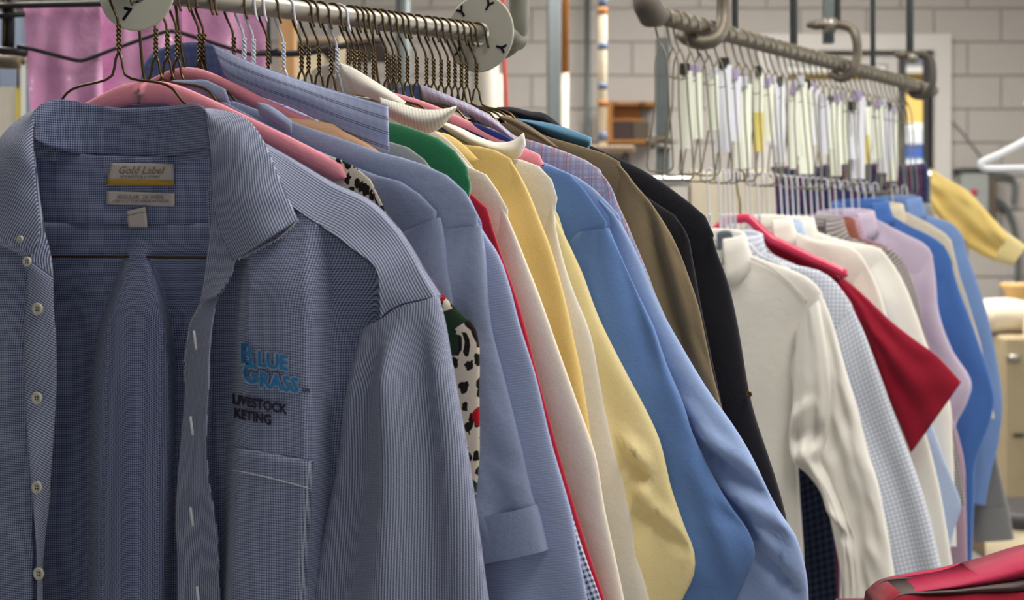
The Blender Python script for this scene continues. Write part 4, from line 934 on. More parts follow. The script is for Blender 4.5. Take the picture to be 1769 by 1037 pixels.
# --- cream, white collar, yellow
fC = F1(521)
garment('dress_shirt', 'cream shirt between the red sweater and the yellow shirt', 'shirt', fC, [(740, 262), (780, 277), (809, 288), (828, 294), (847, 311), (866, 346), (886, 394), (910, 457), (932, 512), (958, 585), (997, 695), (1030, 790), (1042, 865), (1060, 950), (1079, 1040)], 5, K_cream, length=.6, thick=.006, sthick=.009, amp=.0022, seed=14, group=GF)
fW = F1(572)
gW, _ = garment('white_blouse', 'white blouse with a large turned ribbed collar flap', 'blouse', fW, [(670, 190), (720, 210), (760, 232), (800, 270), (830, 320), (860, 400), (880, 560), (900, 800)], 3, K_white, length=.5, thick=.005, amp=.002, seed=15, neck=.065, group=GF)
sheet('collar_band', gW, fW, [(515, 150), (530, 128), (553, 114), (580, 108), (600, 112), (614, 120)], [(525, 160), (548, 160), (570, 161), (592, 162), (612, 164), (628, 166)], 26, 10, lambda X, Y, S, T: -.010+.012*(2*S-1)**2, K_white)
sheet('collar_leaf', gW, fW, [(586, 108), (612, 119), (645, 139), (679, 161), (700, 176)], [(598, 140), (610, 158), (640, 170), (668, 180), (690, 190)], 30, 12, bulge(.010, .007), K_white)
sheet('collar_flap', gW, fW, [(655, 168), (690, 178), (726, 188), (760, 189), (788, 183)], [(660, 195), (690, 213), (732, 231), (760, 221), (786, 190)], 40, 16, bulge(.018, .010, 3, .001), K_rib, uvmode='across')
fY = F1(602)
gY, _ = garment('dress_shirt', 'golden yellow linen shirt with a pointed collar', 'shirt', fY, [(770, 246), (800, 250), (823, 252), (848, 258), (868, 264), (886, 280), (900, 304), (914, 335), (931, 377), (949, 422), (966, 478), (980, 533), (990, 580), (1006, 655), (1019, 743), (1027, 811)], 5, K_yel, length=.37, sw=(.15, .04), thick=.006, sthick=.009, amp=.003, seed=16, group=GF)
sheet('collar_leaf', gY, fY, [(748, 226), (775, 233), (800, 250), (826, 276)], [(742, 238), (765, 262), (790, 280), (808, 285)], 20, 12, bulge(.013, .005), K_yel)
# --- white mock neck, navy top on a third pink hanger
f13 = F1(645)
g13, _ = garment('mock_neck_top', 'white mock-neck top standing open at the neck', 'top', f13, [(830, 262), (870, 270), (900, 276), (920, 281), (938, 295), (955, 316), (961, 339), (958, 363), (966, 420), (985, 490), (1006, 540), (1021, 580), (1049, 728), (1078, 832), (1101, 949), (1122, 1040)], 6, K_white, length=.62, thick=.006, sthick=.010, amp=.0028, seed=17, group=GF)
sheet('neck_band', g13, f13, [(765, 210), (790, 219), (825, 236), (859, 246), (888, 242), (903, 230)], [(758, 216), (785, 236), (815, 255), (862, 271), (893, 273), (906, 250)], 34, 12, bulge(.006, .008), K_white, thick=.004)
fN = F1(657)
bar_hanger('padded_hanger', 'pink flocked hanger ending beside the pink and blue plaid shirt', fN, lpx(fN, [(657, 166), (690, 173), (740, 190), (790, 213), (850, 243), (900, 268), (938, 286)]), .011, .017, .006, M_pinkh, M_wire, .05)
garment('navy_top', 'deep navy knit top draped over the third pink hanger', 'top', fN, [(790, 207), (802, 208), (840, 220), (870, 234), (886, 244), (896, 262), (905, 300), (910, 400)], 5, K_navyknit, neck=.065, sleeve=False, thick=.005, amp=.001, seed=18, hem=.5, group=GF)
# --- pale yellow, blues, plaid
f14 = F1(669)
g14, _ = garment('dress_shirt', 'pale yellow long-sleeved shirt with a bent elbow', 'shirt', f14, [(880, 280), (920, 305), (945, 338), (960, 368), (984, 422), (1005, 467), (1025, 519), (1041, 558), (1077, 630), (1114, 700), (1142, 761), (1161, 841), (1180, 897), (1203, 963), (1197, 1005), (1180, 1036)], 3, K_pale, length=.56, sw=(.15, .115), thick=.006, sthick=.012, amp=.004, seed=19, wr=.6, group=GF, slw=.007, rid=.002, crs=[(1080, 757, 1122, 802, .014, 10, 'r'), (1092, 798, 1120, 830, -.013, 9, 'r'), (1104, 834, 1122, 802, -.007, 8, 'r'), (1110, 860, 1185, 925, .010, 8, 'r'), (1105, 885, 1190, 950, -.009, 10, 'r'), (1118, 790, 1112, 870, .010, 10, 'r')])
f16 = F1(690)
g16, _ = garment('dress_shirt', 'mid blue oxford shirt with a stitched shoulder seam', 'shirt', f16, [(915, 282), (942, 286), (969, 293), (994, 310), (1015, 338), (1033, 364), (1050, 394), (1070, 441), (1088, 481), (1112, 530), (1129, 564), (1152, 630), (1180, 695), (1194, 742), (1227, 813), (1255, 864), (1297, 925), (1305, 949), (1296, 982), (1272, 1040)], 6, K_mid, length=.56, sw=(.18, .13), thick=.007, sthick=.012, amp=.004, seed=20, wr=.6, group=GF, armp=(.03, .004), sink=0, rid=.0015, crs=[(1095, 440, 1185, 720, .010, 18, 'r'), (1060, 410, 1130, 640, -.009, 16, 'r'), (1230, 880, 1298, 925, -.008, 11, 'r'), (1200, 800, 1270, 1000, .007, 16, 'r')])
f17 = F1(720)
garment('dress_shirt', 'light blue poplin shirt with glossy creased sleeve', 'shirt', f17, [(960, 290), (1000, 308), (1022, 324), (1040, 342), (1064, 367), (1081, 398), (1095, 426), (1122, 488), (1137, 523), (1153, 555), (1185, 611), (1222, 672), (1269, 738), (1302, 794), (1340, 874), (1370, 916), (1383, 949), (1394, 996), (1397, 1040)], 4, K_lblue, length=.56, sw=(.19, .15), thick=.007, sthick=.014, amp=.004, seed=21, wr=.6, group=GF, armp=(.05, .02), rid=.0035, crs=[(1205, 782, 1330, 862, -.018, 10, 'r'), (1205, 745, 1350, 835, .013, 11, 'r'), (1250, 850, 1390, 925, .013, 9, 'r'), (1300, 950, 1380, 1030, -.014, 8, 'r'), (1300, 905, 1372, 985, .010, 8, 'r'), (1245, 860, 1300, 930, -.012, 9, 'r'), (1180, 690, 1260, 790, .008, 9, 'r'), (1345, 905, 1350, 970, -.010, 7, 'r')])
f18 = F1(737)
g18, _ = garment('dress_shirt', 'pink and blue plaid shirt with its collar turned up', 'shirt', f18, [(870, 228), (900, 238), (935, 248), (983, 265), (1015, 279), (1040, 297), (1054, 315), (1068, 353), (1082, 384), (1095, 415), (1116, 464), (1130, 502), (1142, 530), (1165, 585), (1200, 680)], 5, K_pplaid, length=.5, thick=.006, sthick=.008, amp=.003, seed=22, group=GF)
sheet('collar_band', g18, f18, [(672, 160), (690, 151), (715, 145), (728, 147), (738, 152)], [(690, 168), (702, 170), (716, 176), (730, 180), (742, 182)], 20, 8, lambda X, Y, S, T: -.006+.010*(2*S-1)**2, K_plaidbin)
sheet('collar_leaf', g18, f18, [(722, 146), (740, 151), (770, 163), (812, 181), (850, 203), (880, 228), (902, 244)], [(732, 178), (748, 181), (775, 188), (806, 202), (842, 217), (875, 238), (905, 266)], 40, 12, bulge(.010, .005), K_pplaid, uvmode='across')
# --- olive, dark jackets, teal
f19 = F1(762)
g19, _ = garment('overshirt', 'olive brown twill overshirt with rumpled sleeve', 'overshirt', f19, [(880, 212), (905, 222), (945, 236), (987, 248), (1021, 258), (1050, 268), (1071, 281), (1086, 301), (1106, 328), (1127, 353), (1144, 381), (1165, 415), (1179, 450), (1196, 495), (1207, 530), (1214, 562), (1233, 653), (1248, 710), (1260, 790)], 6, K_olive, length=.55, sw=(.17, .13), thick=.008, sthick=.011, amp=.005, seed=23, wr=.5, group=GF, armp=(.02, .03), rid=.003, crs=[(1112, 350, 1182, 620, -.010, 9, 'r'), (1135, 380, 1215, 650, .007, 9, 'r'), (1160, 430, 1190, 480, -.006, 5, 'r'), (1190, 560, 1225, 640, -.006, 5, 'r')])
sheet('collar_leaf', g19, f19, [(860, 199), (880, 202), (908, 214), (935, 232), (966, 256)], [(866, 206), (884, 216), (905, 228), (930, 240), (950, 252)], 20, 10, bulge(.012, .004), K_olive)
f20 = F1(786)
garment('suit_jacket', 'charcoal jacket glimpsed between the olive overshirt and the black jacket', 'jacket', f20, [(1080, 312), (1110, 336), (1128, 349), (1152, 363), (1175, 381), (1189, 405), (1196, 443), (1203, 485), (1210, 523), (1230, 620), (1255, 740)], 4, K_blk2, length=.5, thick=.008, sthick=.010, amp=.002, seed=24, group=GF)
f22 = F1(806)
g22 = thing('folded_knit', 'steel blue knit folded over a wire hanger behind the olive overshirt', 'sweater', tuple(f22.O), GF)
sheet('upper_layer', g22, f22, [(880, 203), (905, 206), (950, 213), (985, 224), (1018, 237)], [(895, 214), (920, 218), (945, 233), (985, 247), (1016, 252)], 24, 10, bulge(.006, .006), K_teal, thick=.010)
sheet('lower_layer', g22, f22, [(880, 206), (905, 210), (950, 219), (985, 234), (1014, 246)], [(870, 330), (900, 340), (945, 345), (985, 350), (1010, 352)], 24, 10, bulge(.002, .003), K_teal, thick=.008)
f21 = F1(823)
g21, _ = garment('suit_jacket', 'black wool jacket with padded shoulder, last of the front rail', 'jacket', f21, [(905, 203), (960, 222), (1010, 247), (1067, 273), (1108, 293), (1143, 315), (1178, 341), (1212, 368), (1227, 388), (1235, 422), (1248, 457), (1262, 505), (1275, 564), (1287, 634), (1296, 686), (1312, 742), (1336, 813), (1358, 893), (1375, 1000)], 8, K_blk, length=.62, sw=(.19, .15), thick=.011, sthick=.013, amp=.002, seed=25, wr=.2, group=GF)
sheet('collar', g21, f21, [(858, 185), (885, 185), (915, 192), (938, 195), (958, 208), (976, 224)], [(868, 196), (890, 203), (915, 212), (938, 218), (955, 224), (970, 230)], 24, 10, bulge(.008, .008), K_blk)
sheet('lapel', g21, f21, [(895, 205), (930, 260), (960, 330), (985, 420), (1000, 520)], [(915, 210), (975, 265), (1010, 330), (1020, 420), (1002, 522)], 30, 10, bulge(.013, .003), K_blk)
u_, z_ = f21.loc(np.array(1294.), np.array(681.), .012); make('cuff_button', *disc_geo(f21, u_, z_, .012, .0032), m_metal('dull_brass', rgb(120, 98, 60), .5), g21)

# --- the wire hangers of the front rail
def fh(px, label, mat=M_wire, yaw=0, lean=0, name='wire_hanger'): return hanger(name, label, 'wire hangers on the front rail', RAIL_FRONT.at_px(px), 'front', mat, yaw, lean)
for px, lb, mt, yw in ((205, 'brass wire hanger holding the navy micro-check shirt', M_wire, 0), (269, 'brass wire hanger holding the grey blue chambray shirt', M_wire, 0), (289, 'brass wire hanger holding the blue chambray short-sleeved shirt', M_wire, .03),
        (306, 'brass wire hanger holding the periwinkle oxford shirt', M_wire, -.03), (345, 'brass wire hanger holding the blue plaid shirt', M_wire, 0), (404, 'brass wire hanger holding the sage grey top', M_wire, .05),
        (438, 'white coated wire hanger holding the gingham shirt', M_wwire, 0), (463, 'brass wire hanger holding the green velvet sweater', M_wire, 0), (490, 'white coated wire hanger holding the red knit sweater', M_wwire, 0),
        (521, 'brass wire hanger holding the cream shirt', M_wire, 0), (572, 'brass wire hanger holding the white blouse with the ribbed flap', M_wire, 0), (602, 'brass wire hanger holding the golden yellow shirt', M_wire, 0),
        (645, 'brass wire hanger holding the white mock-neck top', M_wire, 0), (669, 'brass wire hanger holding the pale yellow shirt', M_wire, 0), (690, 'brass wire hanger holding the mid blue oxford shirt', M_wire, 0),
        (720, 'brass wire hanger holding the light blue poplin shirt', M_wire, 0), (737, 'brass wire hanger holding the pink and blue plaid shirt', M_wire, 0), (762, 'brass wire hanger holding the olive overshirt', M_wire, 0),
        (786, 'brass wire hanger holding the charcoal jacket', M_wire, 0), (806, 'brass wire hanger holding the folded steel blue knit', M_wire, 0), (823, 'brass wire hanger holding the black jacket, last on the front rail', M_wire, 0)):
    fh(px, lb, mt, yw)
rs = random.Random(4)
for px, mt, lb in ((353, M_wire, 'spare brass wire hanger just past the blue plaid shirt'), (422, M_wwire, 'spare white coated wire hanger between the sage top and the gingham shirt'), (533, M_wire, 'spare brass wire hanger just past the cream shirt'),
        (551, M_wire, 'lone spare brass wire hanger between the cream shirt and the white blouse'), (583, M_wwire, 'spare white coated wire hanger just past the white blouse'), (612, M_wire, 'first of three spare brass hangers after the golden yellow shirt'),
        (621, M_wire, 'second of three spare brass hangers after the golden yellow shirt'), (631, M_wire, 'third of three spare brass hangers after the golden yellow shirt'), (680, M_wire, 'spare brass wire hanger between the pale yellow and mid blue shirts'),
        (704, M_wire, 'spare brass wire hanger between the mid blue and light blue shirts'), (749, M_wire, 'spare brass wire hanger between the pink plaid shirt and the olive overshirt'), (775, M_wire, 'spare brass wire hanger between the olive overshirt and the charcoal jacket'), (797, M_wire, 'spare brass wire hanger between the charcoal jacket and the steel blue knit')):
    fh(px, lb, mt, rs.uniform(-.05, .05), rs.uniform(-.03, .03))
# ================================================================== rear rail with its drop loops, tickets and shirts
RB = .0142
A0 = RAIL_BACK.at_px(1128); A1 = RAIL_BACK.at_px(1612)
rb = thing('rear_rail', 'weathered iron pipe rail hung with drop wires and paper tickets', 'rail', tuple(RAIL_BACK.at_px(1350)))
make('pipe', *tube_geo([A0+(A1-A0)*k for k in np.linspace(0, 1, 14)], RB, 20), M_iron, rb)
make('end_fitting', *tube_geo([A0-RAIL_BACK.d*.030+np.array([0, 0, .03]), A0-RAIL_BACK.d*.02+np.array([0, 0, .012]), A0-RAIL_BACK.d*.004, A0+RAIL_BACK.d*.02], [.019, .023, .024, .019], 18), m_solid('grey_rubber', rgb(96, 90, 84), .7), rb)
make('elbow', *tube_geo([A0-RAIL_BACK.d*.026+np.array([0, 0, .02]), A0-RAIL_BACK.d*.03+np.array([0, 0, .12])], .017, 16), m_solid('grey_rubber', rgb(96, 90, 84), .7), rb)
make('riser', *tube_geo([A0-RAIL_BACK.d*.03+np.array([0, 0, .1]), np.r_[(A0-RAIL_BACK.d*.03)[:2], ZC]], RB, 16), M_iron, rb)
def jhook(label, pxs, Y, r, mat, rod, nut=None, knob=None):
    t = thing('rail_bracket', label, 'bracket', tuple(at(*pxs[-1][:2], Y)))
    make('hook_arm', *tube_geo(cat_rom([at(p[0], p[1], Y+(p[2] if len(p) > 2 else 0)) for p in pxs], 44), r, 14), mat, t)
    if rod:
        x, rr, py = rod; p = at(x, py, Y+.03); make('drop_rod', *tube_geo([p, np.array([p[0], p[1], ZC])], rr, 12), M_cond, t)
    if nut: c = at(nut[0], nut[1], Y); make('nut', *tube_geo([c-np.array([.012, 0, 0]), c+np.array([.012, 0, 0])], nut[2], 6), M_galv, t)
    if knob: c = at(knob[0], knob[1], Y); make('knob', *tube_geo([c-np.array([.02, 0, 0]), c, c+np.array([.016, 0, 0])], [.006, .011, .008], 10), M_iron, t)
    return t
Y1 = RAIL_BACK.at_px(1215)[1]; Y2 = RAIL_BACK.at_px(1455)[1]; Y3 = RAIL_BACK.at_px(1590)[1]
jhook('thick iron bracket curling under the near end of the rear rail', [(1250, -500), (1250, -100), (1250, 20), (1248, 48, -.01), (1236, 68, -.02), (1212, 75, -.02), (1186, 66, -.01), (1178, 58, 0)], Y1, .0125, M_iron, None)
jhook('iron bracket with nut and knob at the middle of the rear rail', [(1405, 43), (1430, 43), (1452, 43, -.01), (1470, 49, -.02), (1479, 66, -.03), (1481, 95, -.03), (1474, 122, -.03), (1456, 135, -.02), (1436, 128, 0)], Y2, .0098, M_iron, (1446, .0085, 40), (1434, 43, .017), (1410, 43))
jhook('dark bracket at the far end of the rear rail', [(1560, 95), (1580, 94), (1597, 95, -.01), (1608, 103, -.02), (1612, 125, -.03), (1610, 150, -.03), (1600, 165, -.02), (1580, 165, 0), (1570, 155, 0)], Y3, .0088, m_solid('dark_iron', rgb(82, 78, 72), .6), (1572, .0095, 100), (1576, 100, .014), (1560, 95))
vp2 = lambda px, py, Y, r, lb, box=False: tag(make('drop_rod', *tube_geo([at(px, py, Y), np.r_[at(px, py, Y)[:2], ZC]], r, 12), M_cond, loc=tuple(at(px, py, Y))), lb, 'rod')
vp2(1270, 62, RAIL_BACK.at_px(1270)[1]+.02, .006, 'grey drop rod beside the thick iron bracket of the rear rail')
vp2(1371, 92, RAIL_BACK.at_px(1371)[1]+.02, .008, 'grey drop rod holding the rear rail before the door lintel')
vp2(1508, 128, RAIL_BACK.at_px(1508)[1]+.02, .0062, 'slim drop rod between the nut bracket and the far bracket')
p = at(1431, 75, Y2+.035); tag(make('strut', *box_geo(p[0]-.011, p[0]+.011, p[1]-.011, p[1]+.011, p[2], ZC), M_cond, smooth=False, loc=tuple(p)), 'square grey strut through the nut bracket of the rear rail', 'strut')
vpole('rack_post', 'dark grey post of the rear rack standing behind the drop wires', 'post', 1145, 3.935, 0, zt(66, 3.935), .018, M_cond, box=True)
# clamp on the post
cl = thing('pipe_clamp', 'dark pipe clamp on the dark grey rack post', 'clamp', tuple(at(1140, 247, 3.9)))
make('jaw', *tube_geo(cat_rom([at(1122, 250, 3.9), at(1132, 243, 3.905), at(1148, 242, 3.905), at(1158, 250, 3.91)], 16), .016, 10), M_iron, cl)
make('screw', *tube_geo([at(1124, 249, 3.9), at(1160, 253, 3.9)], .008, 8), M_galv, cl)
# chrome bar
YC = 3.9
cbv = tag(make('chrome_bar', *tube_geo([at(1118, 313, YC), at(1300, 308, YC), at(1606, 300, YC)], .0165, 16), M_chrome, loc=tuple(at(1120, 313, YC))), 'shiny chrome bar carrying the draped cream and navy cloths', 'bar')
x_ = (1594-CX)/F*3.935; make('support_leg', *box_geo(x_-.018, x_+.018, 3.917, 3.953, 0, zt(292, 3.935), .004), M_cond, cbv, smooth=False)
# --- drop loops and tickets
def loop_mesh(L, spread):
    fr = Frame((0, 0, 0), PSI2); rr = RB+.0015
    h = [(rr*1.15, -.012), (rr, 0)]+[(rr*math.cos(a), rr*math.sin(a)) for a in np.linspace(0, math.pi, 10)]+[(-rr, -.01), (-rr*.6, -.035), (-.004, -.05)]
    h = np.array(h); g1 = tube_geo(cat_rom(fr.G(h[:, 0], h[:, 1], np.zeros(len(h))), 30), .0017, 6)
    q = [(-.004, -.045), (-.014, -.07), (-spread*.5, -L*.55), (-spread, -L+.008), (-spread+.005, -L), (spread*.6-.005, -L), (spread*.6, -L+.008), (spread*.35, -L*.55), (.006, -.07), (-.003, -.045)]
    q = np.array(q); g2 = tube_geo(cat_rom(fr.G(q[:, 0], q[:, 1], np.zeros(len(q))), 60), .0016, 6)
    q = np.array([(-spread*.42, -.095), (0, -.098), (spread*.3, -.095)]); g3 = tube_geo(fr.G(q[:, 0], q[:, 1], np.zeros(3)), .001, 5)
    return g1, g2, g3
_lm = []
for v in range(4):
    g = loop_mesh(.250+.006*v, (.018, .03, .024, .036)[v]); _lm.append([make(n, *x_, M_gwire).data for n, x_ in zip(('hook', 'loop', 'cross_wire'), g)])
for o in [o for o in bpy.data.objects if o.name.split('.')[0] in ('loop', 'cross_wire') and o.parent is None]: bpy.data.objects.remove(o)
for o in [o for o in bpy.data.objects if o.name.split('.')[0] == 'hook' and o.parent is None]: bpy.data.objects.remove(o)
rs = random.Random(21)
loops = [1146, 1166, 1178, 1196, 1212, 1228, 1246, 1262, 1279, 1292, 1306, 1319, 1331, 1343, 1355, 1367, 1378, 1389, 1400, 1410, 1420, 1430, 1441, 1450, 1459, 1469, 1478, 1487, 1496, 1505, 1514, 1522, 1530, 1538, 1546, 1554, 1562, 1570]
ONES = 'zeroth first second third fourth fifth sixth seventh eighth ninth tenth eleventh twelfth thirteenth fourteenth fifteenth sixteenth seventeenth eighteenth nineteenth'.split()
def nth(n): return ONES[n] if n < 20 else {20: 'twentieth', 30: 'thirtieth', 40: 'fortieth'}.get(n, ('twenty', 'thirty', 'forty')[n//10-2]+'-'+ONES[n % 10])
def loop_label(i, px): return 'pale wire drop loop on the rear rail, %s from its rubber end fitting' % nth(i+1)
for i, px in enumerate(loops):
    t = thing('drop_loop', loop_label(i, px), 'wire loop', tuple(RAIL_BACK.at_px(px)), 'drop loops on the rear rail')
    for n, me in zip(('hook', 'loop', 'cross_wire'), _lm[rs.randrange(4)]):
        o = bpy.data.objects.new(n, me); COL.objects.link(o); o.parent = t
    t.rotation_euler = (rs.uniform(-.02, .02), 0, rs.uniform(-.35, .35))
tk_label = {0: ('pale green paper ticket on the rear rail', M_paper), 1: ('bluish white paper ticket on the rear rail', M_paperb), 2: ('paper ticket with a yellow lower half on the rear rail', M_paper)}
for i, px in enumerate([q for k, q in enumerate(loops[2:-3]) if k % 5 != 2]):
    kd = 2 if i in (6, 20) else (1 if i % 5 in (3, 4) else 0)
    O = RAIL_BACK.at_px(px+3); fr = Frame(O+np.array([0.004, .016, 0]), rs.uniform(5, 45)); lb, mt = tk_label[kd]; lb += ', %s from its fitting' % nth(i+1)
    t = thing('paper_ticket', lb, 'ticket', tuple(O), 'paper tickets on the rear rail')
    w_ = rs.uniform(.009, .016); z1 = -.055-rs.uniform(0, .03); z0 = -.175-rs.uniform(0, .065)
    if i % 7 == 5: z0 = -.24
    zm = (z0+z1)/2
    def strip(za, zb, m_, nm):
        zz = np.linspace(za, zb, 7); rows = []
        for s_ in (-1, 1): rows.append(fr.G(np.full(7, s_*w_), zz, .004*np.sin((zz-z1)*18+i)))
        V = np.concatenate([rows[0], rows[1], rows[0]+np.array([0, .0006, 0]), rows[1]+np.array([0, .0006, 0])]); Fc = []
        for k in range(6): Fc += [(k, 7+k, 8+k, 1+k), (14+k, 15+k, 22+k, 21+k), (k, k+1, k+15, k+14), (7+k, 21+k, 22+k, 8+k)]
        make(nm, V, Fc, m_, t)
    if kd == 2: strip(z1, zm, mt, 'sheet'); strip(zm, z0, M_papery, 'yellow_section')
    else: strip(z1, z0, mt, 'sheet')
    c = fr.G(np.array([0.]), np.array([z1]), np.array([0.]))[0]
    make('clip', *box_geo(c[0]-w_*.6, c[0]+w_*.6, c[1]-.004, c[1]+.004, c[2]-.006, c[2]+.014, .001), M_clip if i % 3 == 1 else (M_clipk if i % 3 == 0 else M_wwire), t, smooth=False)

# ---- fabrics of the rear rail
K_w1 = m_plain('white_shirt_cotton', rgb(228, 226, 220), .85, .15, .04)
K_w2 = m_plain('bright_white_cotton', rgb(240, 237, 228), .85, .15, .04)
K_tat = m_check('pale_blue_tattersall', rgb(228, 232, 240), rgb(164, 176, 206), .0072, .24)
K_tatin = m_check('grey_tattersall', rgb(176, 188, 204), rgb(104, 120, 146), .0085, .25)
K_crim = m_plain('crimson_cotton', rgb(146, 22, 46), .85, .15, .08)
K_lav = m_plain('lavender_cotton', rgb(198, 186, 208))
K_royal = m_plain('royal_blue_cotton', rgb(70, 110, 178), .85, .2)
K_sky = m_plain('sky_blue_cotton', rgb(118, 148, 202))
K_mauve = m_check('mauve_check', rgb(196, 170, 186), rgb(150, 118, 146), .006, .3)
K_patt = m_check('grey_multicolour_check', rgb(196, 190, 186), rgb(96, 88, 98), .006, .35)
K_brown = m_plain('brown_cotton', rgb(140, 82, 70))
K_khaki = m_plain('khaki_cotton', rgb(214, 204, 182))
K_grey = m_plain('grey_cotton', rgb(138, 138, 136))
K_navych = m_gingham('navy_dark_check', rgb(56, 66, 96), rgb(24, 28, 44), .012)
K_navyst = m_plaid('navy_red_stripe', rgb(46, 48, 84), [(0, .030, .12, 0, rgb(140, 62, 78), .8), (0, .030, .05, .012, rgb(96, 104, 150), .7), (1, .05, .1, 0, rgb(34, 36, 64), .6)])
K_beige = m_plain('beige_cotton', rgb(226, 216, 192))
K_yelknit = m_plain('pale_gold_cotton', rgb(236, 208, 128))
K_lbc = m_check('light_blue_check', rgb(206, 218, 238), rgb(150, 172, 214), .005, .35)
GR = 'shirts on the rear rail'
CB = dict(dep=.02, hw=.06, stand=.03, fall=.042, point=.07)
def rear(name, label, cat, px, outline, ks, mat, **kw):
    kw.setdefault('group', GR); return garment(name, label, cat, F2(px), outline, ks, mat, **kw)
# white shirt nearest the viewer
fa = F2(1226)
ga, qa = garment('dress_shirt', 'white dress shirt with bent sleeve, nearest on the rear rail', 'shirt', fa, [(1295, 440), (1318, 449), (1341, 457), (1390, 477), (1411, 494), (1430, 534), (1447, 587), (1463, 643), (1483, 708), (1500, 780), (1515, 825), (1533, 914), (1550, 1018)], 4, K_w1, length=.64, sw=(.10, .085), thick=.013, sthick=.016, amp=.0045, wr=.5, sfold=1.2, seed=31, neck=.055, group=GR, armp=(.03, .14), slw=.006, rid=.006, crs=[(1425, 560, 1470, 760, -.012, 9, 'r'), (1440, 700, 1490, 860, .010, 10, 'r'), (1480, 800, 1520, 960, -.010, 9, 'r')])
collar_part(ga, fa, K_w1, hw=.060, dep=.022, ztop=fa.loc(np.array(1262.), np.array(396.))[1], stand=.045, fall=.055, point=.085, drop=.02, spread=.016)
sheet('neck_lining', ga, fa, [(1238, 402), (1250, 398), (1262, 400), (1268, 415)], [(1240, 440), (1250, 445), (1260, 440), (1266, 430)], 12, 8, .004, m_plain('slate_lining', rgb(100, 112, 122)))
# bent forearm sleeve of the white shirt
fs = lpx(fa, [(1412, 520), (1425, 600), (1434, 680), (1430, 740), (1424, 790), (1440, 830), (1462, 890), (1478, 960), (1486, 1040), (1490, 1150)], .03)
fi = lpx(fa, [(1376, 560), (1372, 640), (1368, 700), (1362, 760), (1370, 800), (1392, 818), (1416, 850), (1432, 890), (1452, 930), (1450, 1040), (1448, 1150)], .03)
ring('folded_forearm', ga, fa, fi, fs, 60, 26, .016, .022, K_w1, sleeve_folds(fa, .007, 1.6, 33, .8, [(1365, 760, 1425, 740, -.012, 12, 'r'), (1375, 790, 1428, 775, .010, 9, 'r'), (1372, 720, 1415, 690, .008, 10, 'r'), (1400, 850, 1470, 905, .010, 9, 'r'), (1420, 890, 1480, 930, -.010, 9, 'r')], .004), 'along')
smp = cat_rom([(1297, 446), (1330, 462), (1365, 490), (1394, 522)], 20)
make('yoke_seam', *tube_geo(fa.P(smp[:, 0], smp[:, 1], np.full(20, .0125)), .0012, 5), m_solid('grey_stitch', rgb(196, 194, 190), .9), ga)
# dark checked garment behind the white sleeve
rear('dark_check_shirt', 'dark navy checked shirt seen through the bent white sleeve', 'shirt', 1246, [(1320, 470), (1360, 500), (1390, 560), (1420, 700), (1440, 900), (1450, 1100)], 2, K_navych, length=.85, hem=1.0, thick=.006, sthick=.008, amp=.002, seed=34)
# tattersall
fb = F2(1262)
gb, _ = garment('dress_shirt', 'pale blue tattersall shirt beside the white dress shirt', 'shirt', fb, [(1310, 430), (1326, 437), (1362, 455), (1415, 468), (1440, 485), (1460, 511), (1486, 560), (1521, 650), (1546, 720), (1576, 800), (1602, 880), (1621, 960), (1634, 1015)], 5, K_tat, length=.70, sw=(.16, .13), thick=.009, sthick=.013, amp=.005, seed=35, neck=.055, group=GR)
collar_part(gb, fb, K_tat, hw=.055, dep=.018, ztop=fb.loc(np.array(1285.), np.array(398.))[1], stand=.035, fall=.05, point=.07, drop=.015)
# crimson shirt on a red plastic hanger
fc = F2(1280)
gc = thing('polo_shirt', 'crimson short-sleeved shirt whose pointed sleeve sticks out', 'shirt', tuple(fc.O), GR)
cq = lpx(fc, [(1342, 424), (1400, 452), (1455, 482), (1470, 500)], .0); cb_ = np.vstack([[(0.05, cq[0][1]+.012)], cq, [(cq[-1][0]-.02, cq[-1][1]-.2)], [(cq[-1][0]-.02, cq[-1][1]-.7)]])
ring('body', gc, fc, mirror(cb_), cb_, 40, 36, .008, 0, K_crim, fold_fn(.004, 3, 36), top=.6)
co = lpx(fc, [(1452, 478), (1474, 494), (1500, 518), (1540, 556), (1581, 588), (1617, 614), (1660, 660)], .012); ci = lpx(fc, [(1452, 500), (1464, 524), (1480, 556), (1503, 612), (1530, 678), (1555, 738), (1573, 783)], .012)
for sd in (1, -1):
    A, B = (ci, co) if sd > 0 else (mirror(co), mirror(ci))
    s0 = ring('sleeve', gc, fc, A, B, 40, 26, .011, .010, K_crim, fold_fn(.005, 1.3, 37+sd, .5), 'along')
rh = thing('plastic_hanger', 'glossy red plastic hanger above the crimson shirt', 'hanger', tuple(fc.O))
hp = lpx(fc, [(1280, 378), (1290, 377), (1299, 382), (1318, 400), (1336, 416), (1345, 420), (1400, 446), (1455, 471), (1464, 478)], .012)
hp = np.vstack([mirror(hp)[::-1][:-1], hp]); P = cat_rom(hp, 70)
make('bar', *tube_geo(fc.G(P[:, 0], P[:, 1], np.full(70, .014)), [.003]+[.0088]*68+[.003], 12), M_redpl, rh)
zc = hp[len(hp)//2][1]
hk = np.array([(0, zc), (0, zc+.03), (-.004, -.285), (-.007, -.26)]+[(.007*math.cos(a), -.251+.007*math.sin(a)) for a in np.linspace(math.pi, 0, 8)]+[(.009, -.262)])
make('hook', *tube_geo(cat_rom(fc.G(hk[:, 0], hk[:, 1], np.full(len(hk), .006)), 40), .0016, 7), M_clipk, rh)
